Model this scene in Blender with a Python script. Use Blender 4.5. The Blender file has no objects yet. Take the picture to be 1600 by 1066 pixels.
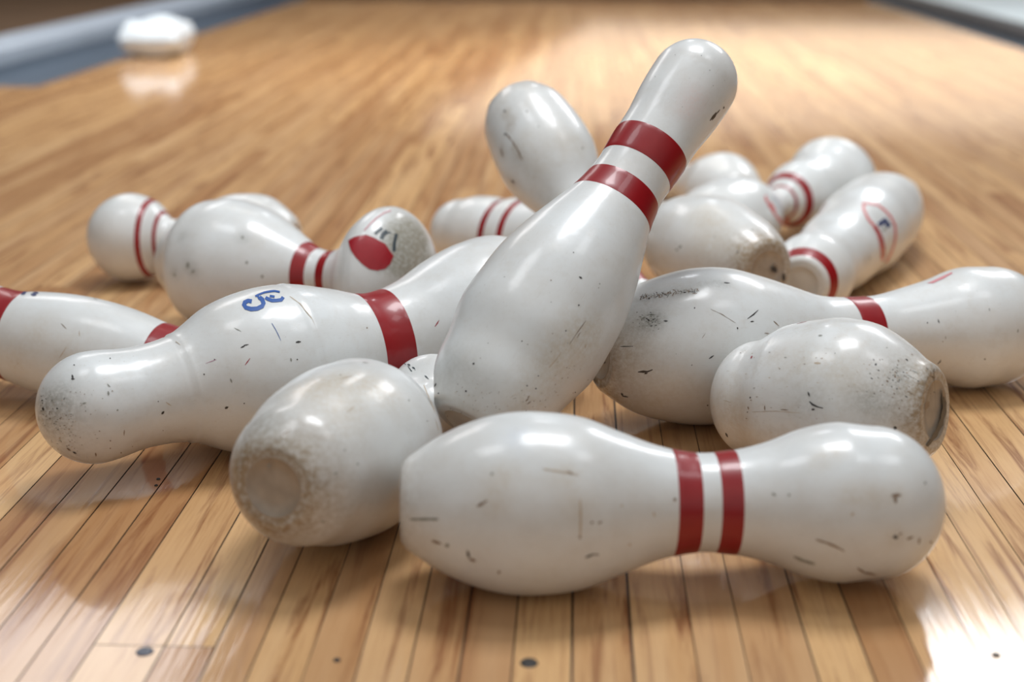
import bpy, bmesh, math, random
from mathutils import Vector, Matrix, noise
SC = bpy.context.scene
COL = SC.collection
# ------------------------------------------------------------ camera
F_PX = 2222.0
PITCH = 0.294096
CAM = Vector((0, 0, 0.430))
cd = bpy.data.cameras.new('camera')
cam = bpy.data.objects.new('camera', cd)
COL.objects.link(cam)
cam.location = CAM
cam.rotation_euler = (math.pi / 2 - PITCH, 0, 0)
cd.sensor_width = 36.0
cd.lens = 36.0 * F_PX / 1600.0
cd.clip_start = 0.01
cd.clip_end = 60
cd.dof.use_dof = True
cd.dof.focus_distance = 1.13
cd.dof.aperture_fstop = 3.6
SC.camera = cam
# ------------------------------------------------------------ world, colour management
SC.view_settings.view_transform = 'Standard'
SC.view_settings.look = 'None'
SC.view_settings.gamma = 1
SC.view_settings.use_curve_mapping = False
SC.view_settings.exposure = 0.10
W = bpy.data.worlds.new('hall_light')
SC.world = W
W.use_nodes = True
wnt = W.node_tree
wn = wnt.nodes['Background']
# added gradient fill: bright overhead and behind the viewer; dim towards the far end
w_tc = wnt.nodes.new('ShaderNodeTexCoord'); w_sx = wnt.nodes.new('ShaderNodeSeparateXYZ')
wnt.links.new(w_tc.outputs['Generated'], w_sx.inputs[0])
def w_range(sock, a, b, c, d):
    n = wnt.nodes.new('ShaderNodeMapRange'); n.interpolation_type = 'SMOOTHSTEP'
    wnt.links.new(sock, n.inputs['Value'])
    for k, v in (('From Min', a), ('From Max', b), ('To Min', c), ('To Max', d)): n.inputs[k].default_value = v
    return n.outputs['Result']
def w_math(op, p, q):
    n = wnt.nodes.new('ShaderNodeMath'); n.operation = op
    for i, v in enumerate((p, q)):
        if isinstance(v, float): n.inputs[i].default_value = v
        else: wnt.links.new(v, n.inputs[i])
    return n.outputs[0]
w_up = w_range(w_sx.outputs[2], 0.50, 0.88, 0.04, 0.36)
w_back = w_math('MULTIPLY', w_range(w_sx.outputs[1], -0.10, -0.80, 0.0, 0.54), w_range(w_sx.outputs[2], -0.1, 0.35, 0.0, 1.0))
w_m = w_math('ADD', w_up, w_back)
w_mix = wnt.nodes.new('ShaderNodeMix'); w_mix.data_type = 'RGBA'
w_mix.inputs[6].default_value = (0.82, 0.92, 1.0, 1); w_mix.inputs[7].default_value = (0.97, 0.94, 0.91, 1)
wnt.links.new(w_range(w_sx.outputs[1], -0.1, -0.6, 0.0, 1.0), w_mix.inputs[0])
wnt.links.new(w_mix.outputs[2], wn.inputs[0])
wnt.links.new(w_m, wn.inputs[1])
# ------------------------------------------------------------ lamps of the hall (ceiling panels) and added fill lights
PHI = 0.0452
def area(name, loc, sx, sy, power, col, target=None, spread=180):
    l = bpy.data.lights.new(name, 'AREA')
    l.shape = 'RECTANGLE'; l.size = sx; l.size_y = sy
    l.energy = power; l.color = col; l.spread = math.radians(spread)
    o = bpy.data.objects.new(name, l); COL.objects.link(o)
    o.location = loc
    if target is not None:
        o.rotation_euler = (Vector(target) - Vector(loc)).to_track_quat('-Z', 'Y').to_euler()
    return o
area('overhead_area_light', (0.35, 1.75, 2.6), 0.8, 0.8, 41, (0.95, 0.97, 1.0))
area('overhead_area_light', (-0.9, 1.2, 2.6), 0.6, 0.6, 8, (0.95, 0.97, 1.0))
area('overhead_area_light', (1.3, 0.9, 2.6), 0.6, 0.6, 6, (0.95, 0.97, 1.0))
area('overhead_area_light', (2.45, 5.2, 2.8), 1.5, 1.7, 88, (0.95, 0.97, 1.0))
area('overhead_area_light', (0.42, 5.3, 2.8), 0.35, 0.5, 9, (0.93, 0.95, 1.0))
area('overhead_area_light', (-2.0, 5.4, 2.8), 1.1, 1.7, 26, (1.0, 0.96, 0.95))
area('overhead_area_light', (-1.6, 7.2, 2.8), 0.5, 1.0, 10, (1.0, 0.95, 0.95))
area('overhead_area_light', (-0.6, 4.0, 2.8), 1.6, 0.8, 24, (1.0, 0.93, 0.84), None, 90)  # added fill, brightens the floor beyond the heap
area('overhead_area_light', (0.0, 6.2, 2.8), 1.6, 0.5, 16, (1.0, 0.93, 0.84), None, 90)  # added fill too, for the floor further down the lane
area('far_pool_fill', (2.0, 9.1, 0.6), 5.2, 0.66, 7.5, (1.0, 0.92, 0.80), (1.6, 4.0, 0.3))  # added unseen low light; its reflection makes the pale pool on the floor
area('lane_spot_lamp', (1.0, 4.4, 2.5), 2.0, 1.0, 24, (1.0, 0.88, 0.70), None, 70)
# ------------------------------------------------------------ helpers
def link(name, me, mats, parent=None):
    o = bpy.data.objects.new(name, me)
    for m in mats: me.materials.append(m)
    COL.objects.link(o)
    if parent: o.parent = parent
    return o
def mesh(name, vs, fs, smooth=True, mi=None):
    me = bpy.data.meshes.new(name)
    me.from_pydata(vs, [], fs)
    if mi: me.polygons.foreach_set('material_index', mi)
    if smooth: me.polygons.foreach_set('use_smooth', [True] * len(fs))
    me.update()
    return me
def structure(o):
    o['kind'] = 'structure'; return o
def newmat(name):
    m = bpy.data.materials.new(name); m.use_nodes = True
    return m, m.node_tree, m.node_tree.nodes['Principled BSDF']
def node(nt, t, **k):
    n = nt.nodes.new(t)
    for a, b in k.items(): setattr(n, a, b)
    return n
def simple(name, col, rough=0.4, coat=0.0, spec=0.5, nscale=40, namp=0.12):
    m, nt, p = newmat(name)
    tc = node(nt, 'ShaderNodeTexCoord'); nz = node(nt, 'ShaderNodeTexNoise')
    nz.inputs['Scale'].default_value = nscale; nz.inputs['Detail'].default_value = 4
    nt.links.new(tc.outputs['Object'], nz.inputs['Vector'])
    mx = node(nt, 'ShaderNodeMix', data_type='RGBA', blend_type='MIX')
    mx.inputs[6].default_value = tuple(c * (1 - namp) for c in col) + (1,)
    mx.inputs[7].default_value = tuple(min(1, c * (1 + namp)) for c in col) + (1,)
    nt.links.new(nz.outputs['Fac'], mx.inputs[0])
    nt.links.new(mx.outputs[2], p.inputs['Base Color'])
    p.inputs['Roughness'].default_value = rough
    p.inputs['Coat Weight'].default_value = coat
    p.inputs['Coat Roughness'].default_value = 0.08
    p.inputs['Specular IOR Level'].default_value = spec
    return m
# ------------------------------------------------------------ materials
def math_node(nt, op, a, b=None, c=None, clamp=False):
    n = node(nt, 'ShaderNodeMath', operation=op); n.use_clamp = clamp
    for i, v in enumerate((a, b, c)):
        if v is None: continue
        if isinstance(v, (int, float)): n.inputs[i].default_value = v
        else: nt.links.new(v, n.inputs[i])
    return n.outputs[0]
def mix_col(nt, fac, a, b):
    n = node(nt, 'ShaderNodeMix', data_type='RGBA', blend_type='MIX')
    for i, v in ((0, fac), (6, a), (7, b)):
        if isinstance(v, tuple): n.inputs[i].default_value = v + (1,)
        elif isinstance(v, (int, float)): n.inputs[i].default_value = v
        else: nt.links.new(v, n.inputs[i])
    return n.outputs[2]
def tex(nt, kind, vec, scale, **k):
    n = node(nt, kind)
    nt.links.new(vec, n.inputs['Vector']); n.inputs['Scale'].default_value = scale
    for a, b in k.items(): n.inputs[a].default_value = b
    return n
def ramp(nt, fac, lo, hi):
    n = node(nt, 'ShaderNodeMapRange'); n.clamp = True
    nt.links.new(fac, n.inputs['Value'])
    n.inputs['From Min'].default_value = lo; n.inputs['From Max'].default_value = hi
    return n.outputs['Result']

def pin_material():
    m, nt, p = newmat('worn_white_pin_coating')
    tc = node(nt, 'ShaderNodeTexCoord'); oi = node(nt, 'ShaderNodeObjectInfo')
    at = node(nt, 'ShaderNodeAttribute', attribute_name='soil')
    gr = node(nt, 'ShaderNodeAttribute', attribute_name='grime')
    va = node(nt, 'ShaderNodeVectorMath', operation='ADD')
    cx = node(nt, 'ShaderNodeCombineXYZ')
    nt.links.new(math_node(nt, 'MULTIPLY', gr.outputs['Fac'], 7.3), cx.inputs[0])
    nt.links.new(tc.outputs['Object'], va.inputs[0]); nt.links.new(cx.outputs[0], va.inputs[1])
    v = va.outputs[0]
    big = tex(nt, 'ShaderNodeTexNoise', v, 16, Detail=5, Roughness=0.6)
    c = mix_col(nt, ramp(nt, big.outputs['Fac'], 0.35, 0.72), (0.715, 0.735, 0.73), (0.64, 0.63, 0.60))
    g = gr.outputs['Fac']
    mid = tex(nt, 'ShaderNodeTexNoise', v, 55, Detail=6, Roughness=0.7)
    c = mix_col(nt, math_node(nt, 'MULTIPLY', ramp(nt, mid.outputs['Fac'], 0.5, 0.75), math_node(nt, 'MULTIPLY', g, 0.55)), c, (0.50, 0.44, 0.36))
    # stretched scratches running round the pin
    mp = node(nt, 'ShaderNodeMapping'); mp.inputs['Scale'].default_value = (1, 1, 0.12)
    nt.links.new(v, mp.inputs['Vector'])
    sc = tex(nt, 'ShaderNodeTexNoise', mp.outputs[0], 900, Detail=2)
    c = mix_col(nt, math_node(nt, 'MULTIPLY', ramp(nt, sc.outputs['Fac'], 0.64, 0.74), math_node(nt, 'MULTIPLY', g, 0.35)), c, (0.42, 0.36, 0.30))
    vo = tex(nt, 'ShaderNodeTexVoronoi', v, 210)
    gate = ramp(nt, tex(nt, 'ShaderNodeTexNoise', v, 60, Detail=2).outputs['Fac'], 0.60, 0.74)
    dots = math_node(nt, 'MULTIPLY', math_node(nt, 'SUBTRACT', 1.0, ramp(nt, vo.outputs['Distance'], 0.06, 0.15)), gate)
    c = mix_col(nt, math_node(nt, 'MULTIPLY', dots, math_node(nt, 'MULTIPLY', g, 0.8)), c, (0.20, 0.16, 0.12))
    mot = tex(nt, 'ShaderNodeTexNoise', v, 260, Detail=4, Roughness=0.75)
    fac = math_node(nt, 'MULTIPLY', at.outputs['Alpha'], math_node(nt, 'ADD', 0.35, ramp(nt, mot.outputs['Fac'], 0.3, 0.65)), clamp=True)
    c = mix_col(nt, fac, c, at.outputs['Color'])
    nt.links.new(c, p.inputs['Base Color'])
    p.inputs['Roughness'].default_value = 0.42
    p.inputs['Coat Weight'].default_value = 0.55
    rr = node(nt, 'ShaderNodeMapRange'); nt.links.new(mid.outputs['Fac'], rr.inputs['Value'])
    rr.inputs['To Min'].default_value = 0.10; rr.inputs['To Max'].default_value = 0.26
    nt.links.new(rr.outputs['Result'], p.inputs['Coat Roughness'])
    p.inputs['Subsurface Weight'].default_value = 0.0
    bp = node(nt, 'ShaderNodeBump'); bp.inputs['Strength'].default_value = 0.16; bp.inputs['Distance'].default_value = 0.003
    wob = tex(nt, 'ShaderNodeTexNoise', v, 38, Detail=3)
    nt.links.new(wob.outputs['Fac'], bp.inputs['Height'])
    nt.links.new(bp.outputs[0], p.inputs['Coat Normal']); nt.links.new(bp.outputs[0], p.inputs['Normal'])
    return m
PIN = pin_material()
RED = simple('glossy_red_band_paint', (0.27, 0.0012, 0.004), 0.35, 0.22, nscale=60, namp=0.16)
INK = {'k': (0.035, 0.03, 0.028), 'b': (0.23, 0.155, 0.10), 'g': (0.27, 0.27, 0.235), 't': (0.50, 0.40, 0.29), 'r': (0.33, 0.03, 0.05),
       'm': (0.42, 0.16, 0.27), 'blue': (0.012, 0.085, 0.34), 'ink': (0.06, 0.075, 0.085), 'navy': (0.03, 0.045, 0.13),
       'pink': (0.66, 0.24, 0.26), 'pink2': (0.58, 0.30, 0.32), 'redlogo': (0.32, 0.002, 0.010), 'redl': (0.62, 0.17, 0.16), 'pale': (0.50, 0.50, 0.54)}
INKMAT = {k: simple('mark_' + n, INK[k], 0.4, 0.3, nscale=400, namp=0.2) for k, n in
          dict(k='black', b='brown', g='grey', t='tan', r='dark_red', m='magenta', blue='blue', ink='faded_black', navy='navy', pink='pink', pink2='dusty_pink', redlogo='deep_red', redl='faded_red', pale='pale_grey').items()}
LOGOS = ('blue', 'ink', 'navy', 'pink', 'pink2', 'redlogo', 'redl', 'pale')
SOIL = {'t': (0.52, 0.43, 0.31), 'b': (0.30, 0.21, 0.12), 'g': (0.27, 0.27, 0.24), 'k': (0.05, 0.045, 0.04), 'n2': (0.42, 0.50, 0.62), 'p': (0.72, 0.56, 0.52), 'gb': (0.33, 0.31, 0.25)}
BASEMAT = simple('worn_grey_brown_base', (0.36, 0.29, 0.22), 0.5, 0.2, nscale=90, namp=0.35)
# ------------------------------------------------------------ pins
# each pin: base point, crown point, radii along the axis, crown roundness (metres)
PINS = {
 'front': ((-0.0721, 0.856, 0.0603), (0.2836, 0.8688, 0.0558), [0.0272, 0.0432, 0.0539, 0.0592, 0.0593, 0.0556, 0.0464, 0.0376, 0.0327, 0.0338, 0.0392, 0.0481, 0.0526, 0.0502], 0.9),
 'stub': ((-0.1528, 0.8441, 0.0762), (-0.0491, 1.131, 0.0387), [0.0286, 0.0443, 0.0503, 0.0568, 0.0603, 0.0627, 0.0621, 0.0591, 0.0466, 0.0355, 0.0275, 0.025, 0.0291, 0.0428], 1.0),
 'S': ((0.0552, 1.2799, 0.0791), (-0.3592, 1.0133, 0.0608), [0.0304, 0.0554, 0.0746, 0.0741, 0.0647, 0.051, 0.046, 0.0568, 0.0665, 0.0677, 0.0607, 0.044, 0.0402, 0.0438], 1.0),
 'stand': ((-0.0321, 0.9987, 0.0602), (0.1705, 1.2221, 0.3153), [0.0307, 0.0478, 0.053, 0.0596, 0.0595, 0.0575, 0.0516, 0.0433, 0.0351, 0.0315, 0.0326, 0.033, 0.0359, 0.0368], 1.0),
 'right': ((0.0737, 1.1463, 0.0717), (0.4994, 1.2973, 0.0553), [0.0314, 0.0523, 0.0627, 0.0679, 0.0668, 0.0587, 0.0484, 0.0383, 0.035, 0.0352, 0.0407, 0.0474, 0.0559, 0.0556], 1.0),
 'short': ((0.312, 0.9882, 0.0773), (0.1683, 1.0936, 0.0512), [0.0324, 0.0384, 0.0471, 0.0546, 0.0608, 0.0645, 0.0661, 0.0669, 0.0656, 0.0641, 0.0621, 0.0592, 0.0531, 0.0472], 0.8),
 'left': ((-0.5798, 1.2813, 0.0729), (-0.2329, 1.1843, 0.0308), [0.0294, 0.0403, 0.0454, 0.0454, 0.0421, 0.0406, 0.0444, 0.0474, 0.0483, 0.0472, 0.044, 0.0393, 0.0372, 0.0355], 1.0),
 'backleft': ((-0.2536, 1.6321, 0.0561), (-0.5067, 1.6745, 0.0549), [0.0286, 0.0419, 0.0523, 0.0559, 0.056, 0.0547, 0.0496, 0.0417, 0.0327, 0.025, 0.0246, 0.0419, 0.0495, 0.0527], 1.0),
 'second': ((-0.3674, 1.4934, 0.0698), (-0.0859, 1.3605, 0.0757), [0.0304, 0.0451, 0.0633, 0.0685, 0.0704, 0.0665, 0.06, 0.0492, 0.0374, 0.0268, 0.0257, 0.0383, 0.064, 0.075], 0.6),
 'centre': ((0.0964, 1.6069, 0.0544), (-0.0932, 1.7598, 0.0447), [0.0294, 0.0403, 0.0466, 0.0494, 0.0506, 0.05, 0.0487, 0.0484, 0.0495, 0.046, 0.0481, 0.0477, 0.0459, 0.0413], 1.0),
 'up': ((0.0017, 1.5286, 0.2361), (0.1462, 1.3067, 0.0146), [0.0308, 0.0444, 0.0492, 0.0513, 0.0505, 0.0443, 0.0354, 0.0321, 0.0295, 0.0271, 0.025, 0.0246, 0.0319, 0.0411], 1.0),
 'backbase': ((0.2605, 1.4078, 0.0795), (0.1172, 1.7031, 0.076), [0.0294, 0.0413, 0.0483, 0.0535, 0.058, 0.0583, 0.0555, 0.0507, 0.0427, 0.0362, 0.033, 0.0324, 0.0331, 0.0338], 1.0),
 'logo': ((0.2071, 1.6652, 0.0518), (0.4808, 2.0036, 0.0693), [0.0293, 0.0433, 0.0534, 0.0559, 0.056, 0.051, 0.0388, 0.0243, 0.0181, 0.0378, 0.0463, 0.0461, 0.0511, 0.0641], 1.0),
 'far': ((0.3102, 1.8939, 0.0607), (0.2355, 2.1985, 0.0309), [0.0293, 0.0402, 0.0479, 0.0543, 0.0522, 0.0482, 0.043, 0.037, 0.0321, 0.0284, 0.0274, 0.0292, 0.032, 0.0343], 1.0),
 'tip': ((0.3054, 1.4565, 0.0519), (0.5388, 1.9288, 0.0585), [0.0279, 0.0446, 0.0421, 0.0426, 0.0467, 0.0485, 0.0502, 0.0556, 0.0552, 0.0553, 0.0528, 0.0455, 0.0352, 0.0252], 1.0),
}
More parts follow.
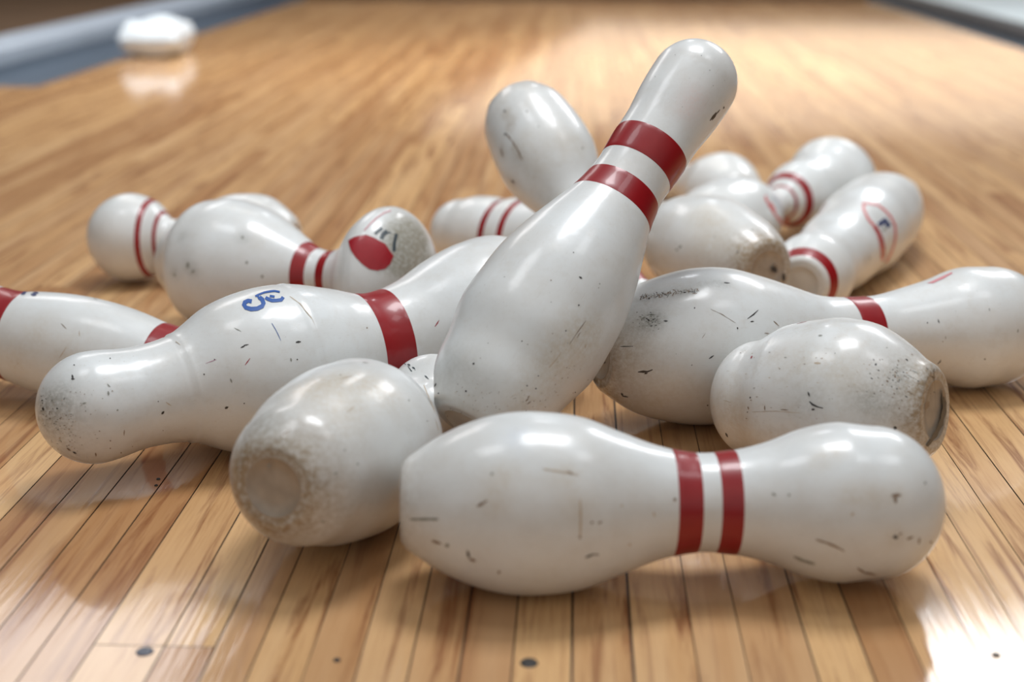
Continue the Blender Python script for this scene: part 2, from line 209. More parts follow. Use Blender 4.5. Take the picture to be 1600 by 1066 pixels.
# marks on each pin in its own coordinates: millimetres along the axis and angle round it
MARKS = {
 'front': {"bands":[[176.7,192.7],[204.6,218.3]],"strokes":[["g",[[6.6,-0.072,6.6,-0.098],[9.2,-0.077,9.2,-0.132],[11.8,-0.103,11.8,-0.139],[14.4,-0.106,14.4,-0.163],[17.0,-0.124,17.1,-0.174],[19.6,-0.144,19.6,-0.176],[22.2,-0.147,22.2,-0.192],[24.8,-0.169,24.8,-0.186]]],["b",[[20.3,0.205,20.5,0.181],[23.2,0.224,23.8,0.164],[26.5,0.204,26.7,0.186]]],["g",[[29.5,0.168,30.7,0.156],[28.5,0.204,31.7,0.179],[29.6,0.228,30.6,0.221]]],["k",[[42.3,0.193,43.0,0.185],[42.4,0.254,44.2,0.234],[43.6,0.302,44.2,0.3]]],["b",[[43.8,0.319,44.0,0.301],[45.8,0.343,46.3,0.288],[48.1,0.322,48.3,0.307]]],["b",[[61.5,0.44,61.6,0.415],[62.2,0.457,62.7,0.396],[63.3,0.436,63.4,0.421]]],["b",[[48.9,-0.36,48.4,-0.373],[51.2,-0.373,50.2,-0.405],[53.0,-0.401,52.4,-0.421],[54.9,-0.425,54.5,-0.44]]],["g",[[56.9,-0.724,57.1,-0.74],[57.6,-0.708,58.1,-0.747],[58.6,-0.716,58.7,-0.729]]],["t",[[88.9,-0.76,89.0,-0.767],[91.3,-0.748,91.4,-0.765],[93.8,-0.746,93.9,-0.757],[96.2,-0.737,96.4,-0.756],[98.6,-0.731,98.8,-0.75],[101.1,-0.73,101.2,-0.741],[103.5,-0.719,103.8,-0.74],[106.0,-0.714,106.2,-0.729],[108.5,-0.709,108.6,-0.723],[111.0,-0.705,111.1,-0.714]]],["b",[[104.1,-0.737,104.4,-0.749],[105.7,-0.713,106.5,-0.742],[107.8,-0.71,108.0,-0.717]]],["t",[[111.6,-0.44,112.2,-0.44],[111.3,-0.397,112.6,-0.398],[111.5,-0.355,112.5,-0.355],[111.3,-0.312,112.8,-0.313],[111.4,-0.27,112.8,-0.27],[111.6,-0.227,112.7,-0.226],[111.3,-0.18,112.9,-0.178],[111.5,-0.131,112.7,-0.128],[111.6,-0.078,112.6,-0.078],[111.7,-0.029,112.5,-0.025]]],["b",[[118.5,-0.185,118.7,-0.199],[119.2,-0.169,119.6,-0.205],[120.1,-0.179,120.2,-0.189]]],["b",[[123.3,-0.166,123.1,-0.175],[124.8,-0.168,124.1,-0.193],[125.8,-0.185,125.6,-0.193]]],["k",[[115.9,0.242,115.6,0.229],[118.6,0.236,117.9,0.205],[120.8,0.216,120.6,0.196],[124.6,0.238,124.6,0.222]]],["t",[[159.3,-0.264,159.7,-0.267],[159.3,-0.219,160.5,-0.223],[160.2,-0.175,160.5,-0.177]]],["t",[[143.7,0.195,143.8,0.176],[144.4,0.22,144.7,0.175],[145.2,0.211,145.2,0.195]]],["t",[[137.8,-0.365,138.0,-0.379],[138.4,-0.351,138.8,-0.386],[139.2,-0.36,139.4,-0.37]]],["b",[[111.2,-0.05,111.7,-0.054],[111.2,-0.026,112.6,-0.035],[112.2,-0.008,112.6,-0.01]]],["b",[[172.6,-0.45,172.8,-0.476],[173.4,-0.424,174.0,-0.491],[174.6,-0.442,174.8,-0.462]]],["g",[[234.8,-0.551,235.1,-0.566],[235.8,-0.517,236.6,-0.556],[237.4,-0.509,237.7,-0.522]]],["g",[[244.3,-0.512,244.6,-0.532],[245.0,-0.493,245.4,-0.541],[245.8,-0.504,245.9,-0.518]]],["b",[[307.4,-0.471,307.3,-0.492],[310.7,-0.46,310.6,-0.514],[313.9,-0.485,313.9,-0.501]]],["b",[[309.3,-0.481,310.3,-0.483],[308.7,-0.43,311.2,-0.436],[309.8,-0.384,310.5,-0.386]]],["k",[[309.2,0.05,309.2,0.025],[310.7,0.074,310.9,0.015],[312.5,0.061,312.5,0.042]]],["b",[[312.7,0.017,312.5,0.008],[314.0,0.012,313.3,-0.013],[315.0,-0.007,314.8,-0.013]]],["b",[[261.3,0.112,261.3,0.096],[264.2,0.132,264.5,0.102],[267.3,0.14,267.5,0.118],[270.1,0.165,270.4,0.13],[273.0,0.183,273.3,0.151],[275.9,0.204,276.2,0.185],[279.0,0.233,279.2,0.216]]],["b",[[289.4,0.508,289.6,0.494],[292.3,0.574,292.6,0.537],[295.8,0.643,295.7,0.609],[299.2,0.698,298.6,0.634],[302.4,0.742,301.8,0.68],[305.5,0.768,305.3,0.746]]],["g",[[250.4,0.515,250.5,0.485],[253.5,0.554,253.8,0.48],[256.8,0.559,256.8,0.506],[260.2,0.567,260.1,0.496],[263.6,0.553,263.5,0.516]]],["g",[[330.6,-0.667,330.9,-0.686],[331.2,-0.652,332.0,-0.7],[332.3,-0.668,332.6,-0.682]]],["b",[[327.2,0.091,327.9,0.097],[326.7,0.135,328.3,0.149],[327.3,0.192,327.9,0.199]]],["b",[[336.5,0.261,336.5,0.239],[337.6,0.305,337.6,0.245],[338.8,0.31,338.7,0.291]]],["b",[[318.6,0.093,318.2,0.077],[321.0,0.089,320.1,0.052],[322.8,0.062,322.6,0.053]]],["t",[[281.3,-0.256,281.5,-0.272],[282.0,-0.24,282.5,-0.281],[283.0,-0.251,283.1,-0.263]]],["g",[[339.6,0.526,339.4,0.497],[341.4,0.629,340.5,0.52]]]],"smudge":[[103.6,-0.725,9.3,"t",0.35],[110.7,-0.355,9.3,"t",0.35],[59.5,-0.4,9.3,"t",0.35],[64.5,-0.696,9.3,"t",0.35],[310.4,-0.482,7.2,"t",0.35],[310.4,0.039,7.2,"t",0.35],[281.9,-0.458,7.2,"t",0.35],[275.5,-1.079,7.2,"t",0.35],[295.8,-0.457,7.2,"t",0.35],[264.5,-0.974,7.2,"t",0.35],[74.9,-1.18,9.3,"n2",0.25]],"ring":[],"base":[]},
 'stub': {"bands":[],"strokes":[["b",[[4.6,-1.533,4.6,-1.541],[7.4,-1.451,7.7,-1.476],[10.1,-1.387,10.1,-1.393]]],["g",[[27.9,-0.312,28.0,-0.325],[28.3,-0.294,29.5,-0.326],[29.4,-0.297,29.9,-0.306]]],["g",[[104.0,-0.731,104.9,-0.739],[104.1,-0.72,106.7,-0.739],[105.9,-0.721,106.3,-0.726]]],["g",[[12.0,-0.283,11.7,-0.296],[12.9,-0.277,12.9,-0.308],[14.1,-0.29,14.1,-0.299]]],["g",[[8.7,0.596,8.5,0.576],[10.0,0.617,10.0,0.577],[11.5,0.615,11.3,0.6]]],["k",[[114.6,-0.433,115.0,-0.438],[115.0,-0.425,116.3,-0.437],[116.3,-0.425,116.4,-0.429]]],["g",[[22.4,-0.565,22.9,-0.575],[22.5,-0.549,23.6,-0.574],[23.5,-0.549,23.6,-0.557]]],["b",[[80.0,-1.471,81.2,-1.48],[79.3,-1.459,81.7,-1.477],[80.2,-1.459,81.0,-1.465]]],["t",[[74.1,-1.411,74.5,-1.415],[77.3,-1.388,78.1,-1.397],[80.6,-1.367,81.4,-1.375],[84.3,-1.348,84.6,-1.353]]],["g",[[117.0,-1.491,118.2,-1.499],[116.9,-1.453,119.6,-1.472],[118.7,-1.428,119.5,-1.434]]],["t",[[45.5,-0.987,45.4,-0.993],[49.6,-0.983,49.6,-0.997],[53.8,-0.988,54.2,-0.994]]],["ink",[[260.2,-2.231,261.2,-2.22],[257.7,-2.165,257.8,-2.159]]],["ink",[[257.2,-2.138,258.1,-2.135],[255.9,-2.108,257.4,-2.093],[255.2,-2.061,255.7,-2.057]]],["ink",[[255.6,-2.127,255.7,-2.118],[250.1,-2.034,250.8,-2.016],[246.4,-1.878,246.5,-1.872]]],["ink",[[253.2,-2.012,253.4,-1.999],[251.8,-1.979,252.6,-1.951],[250.7,-1.921,251.2,-1.917]]],["ink",[[250.1,-1.931,250.6,-1.929],[249.1,-1.897,249.7,-1.885],[248.6,-1.856,248.7,-1.85]]],["ink",[[247.7,-1.853,248.8,-1.846],[245.9,-1.8,248.2,-1.78],[245.4,-1.728,246.3,-1.727]]],["ink",[[245.8,-1.649,245.9,-1.639],[242.2,-1.529,243.7,-1.523],[240.4,-1.407,240.9,-1.407]]],["t",[[229.2,-1.37,230.2,-1.368],[223.0,-1.202,224.8,-1.198],[217.6,-1.033,219.4,-1.035],[138.9,-0.674,215.6,-0.883],[136.9,-0.623,141.1,-0.623],[135.8,-0.572,138.7,-0.571],[134.5,-0.523,138.3,-0.52],[133.2,-0.472,135.4,-0.469],[131.4,-0.423,133.6,-0.419],[130.4,-0.372,133.0,-0.368],[130.2,-0.321,131.9,-0.317],[130.4,-0.269,131.7,-0.266]]]],"smudge":[[64.3,-1.476,17.0,"t",0.45],[45.6,-1.027,17.0,"t",0.45],[80.1,-1.259,17.0,"t",0.45],[87.7,-0.974,17.0,"t",0.45],[50.2,-1.692,17.0,"t",0.45],[0.9,-2.729,9.3,"b",0.55],[0.2,-2.853,9.3,"b",0.55],[0.0,2.987,9.3,"b",0.55],[0.3,1.924,9.3,"b",0.55],[0.1,1.687,9.3,"b",0.55],[0.2,-2.701,9.3,"b",0.55],[0.3,-1.24,13.9,"g",0.18],[20.8,-1.92,13.9,"g",0.18],[10.2,-1.864,13.9,"g",0.18],[4.2,-2.379,7.7,"b",0.2],[0.3,-2.343,7.7,"b",0.2]],"ring":[134.1],"base":[["g",[[-4.1,-13.9,-3.8,-14.9],[-3.4,-13.1,-2.7,-15.5],[-2.1,-13.9,-2.0,-14.6]]],["t",[[20.1,2.3,20.2,1.5],[20.8,3.1,21.2,0.9],[21.8,2.4,22.1,1.6]]],["t",[[6.5,21.9,6.5,21.4],[6.9,22.4,7.3,21.0],[7.7,21.9,7.7,21.5]]]]},
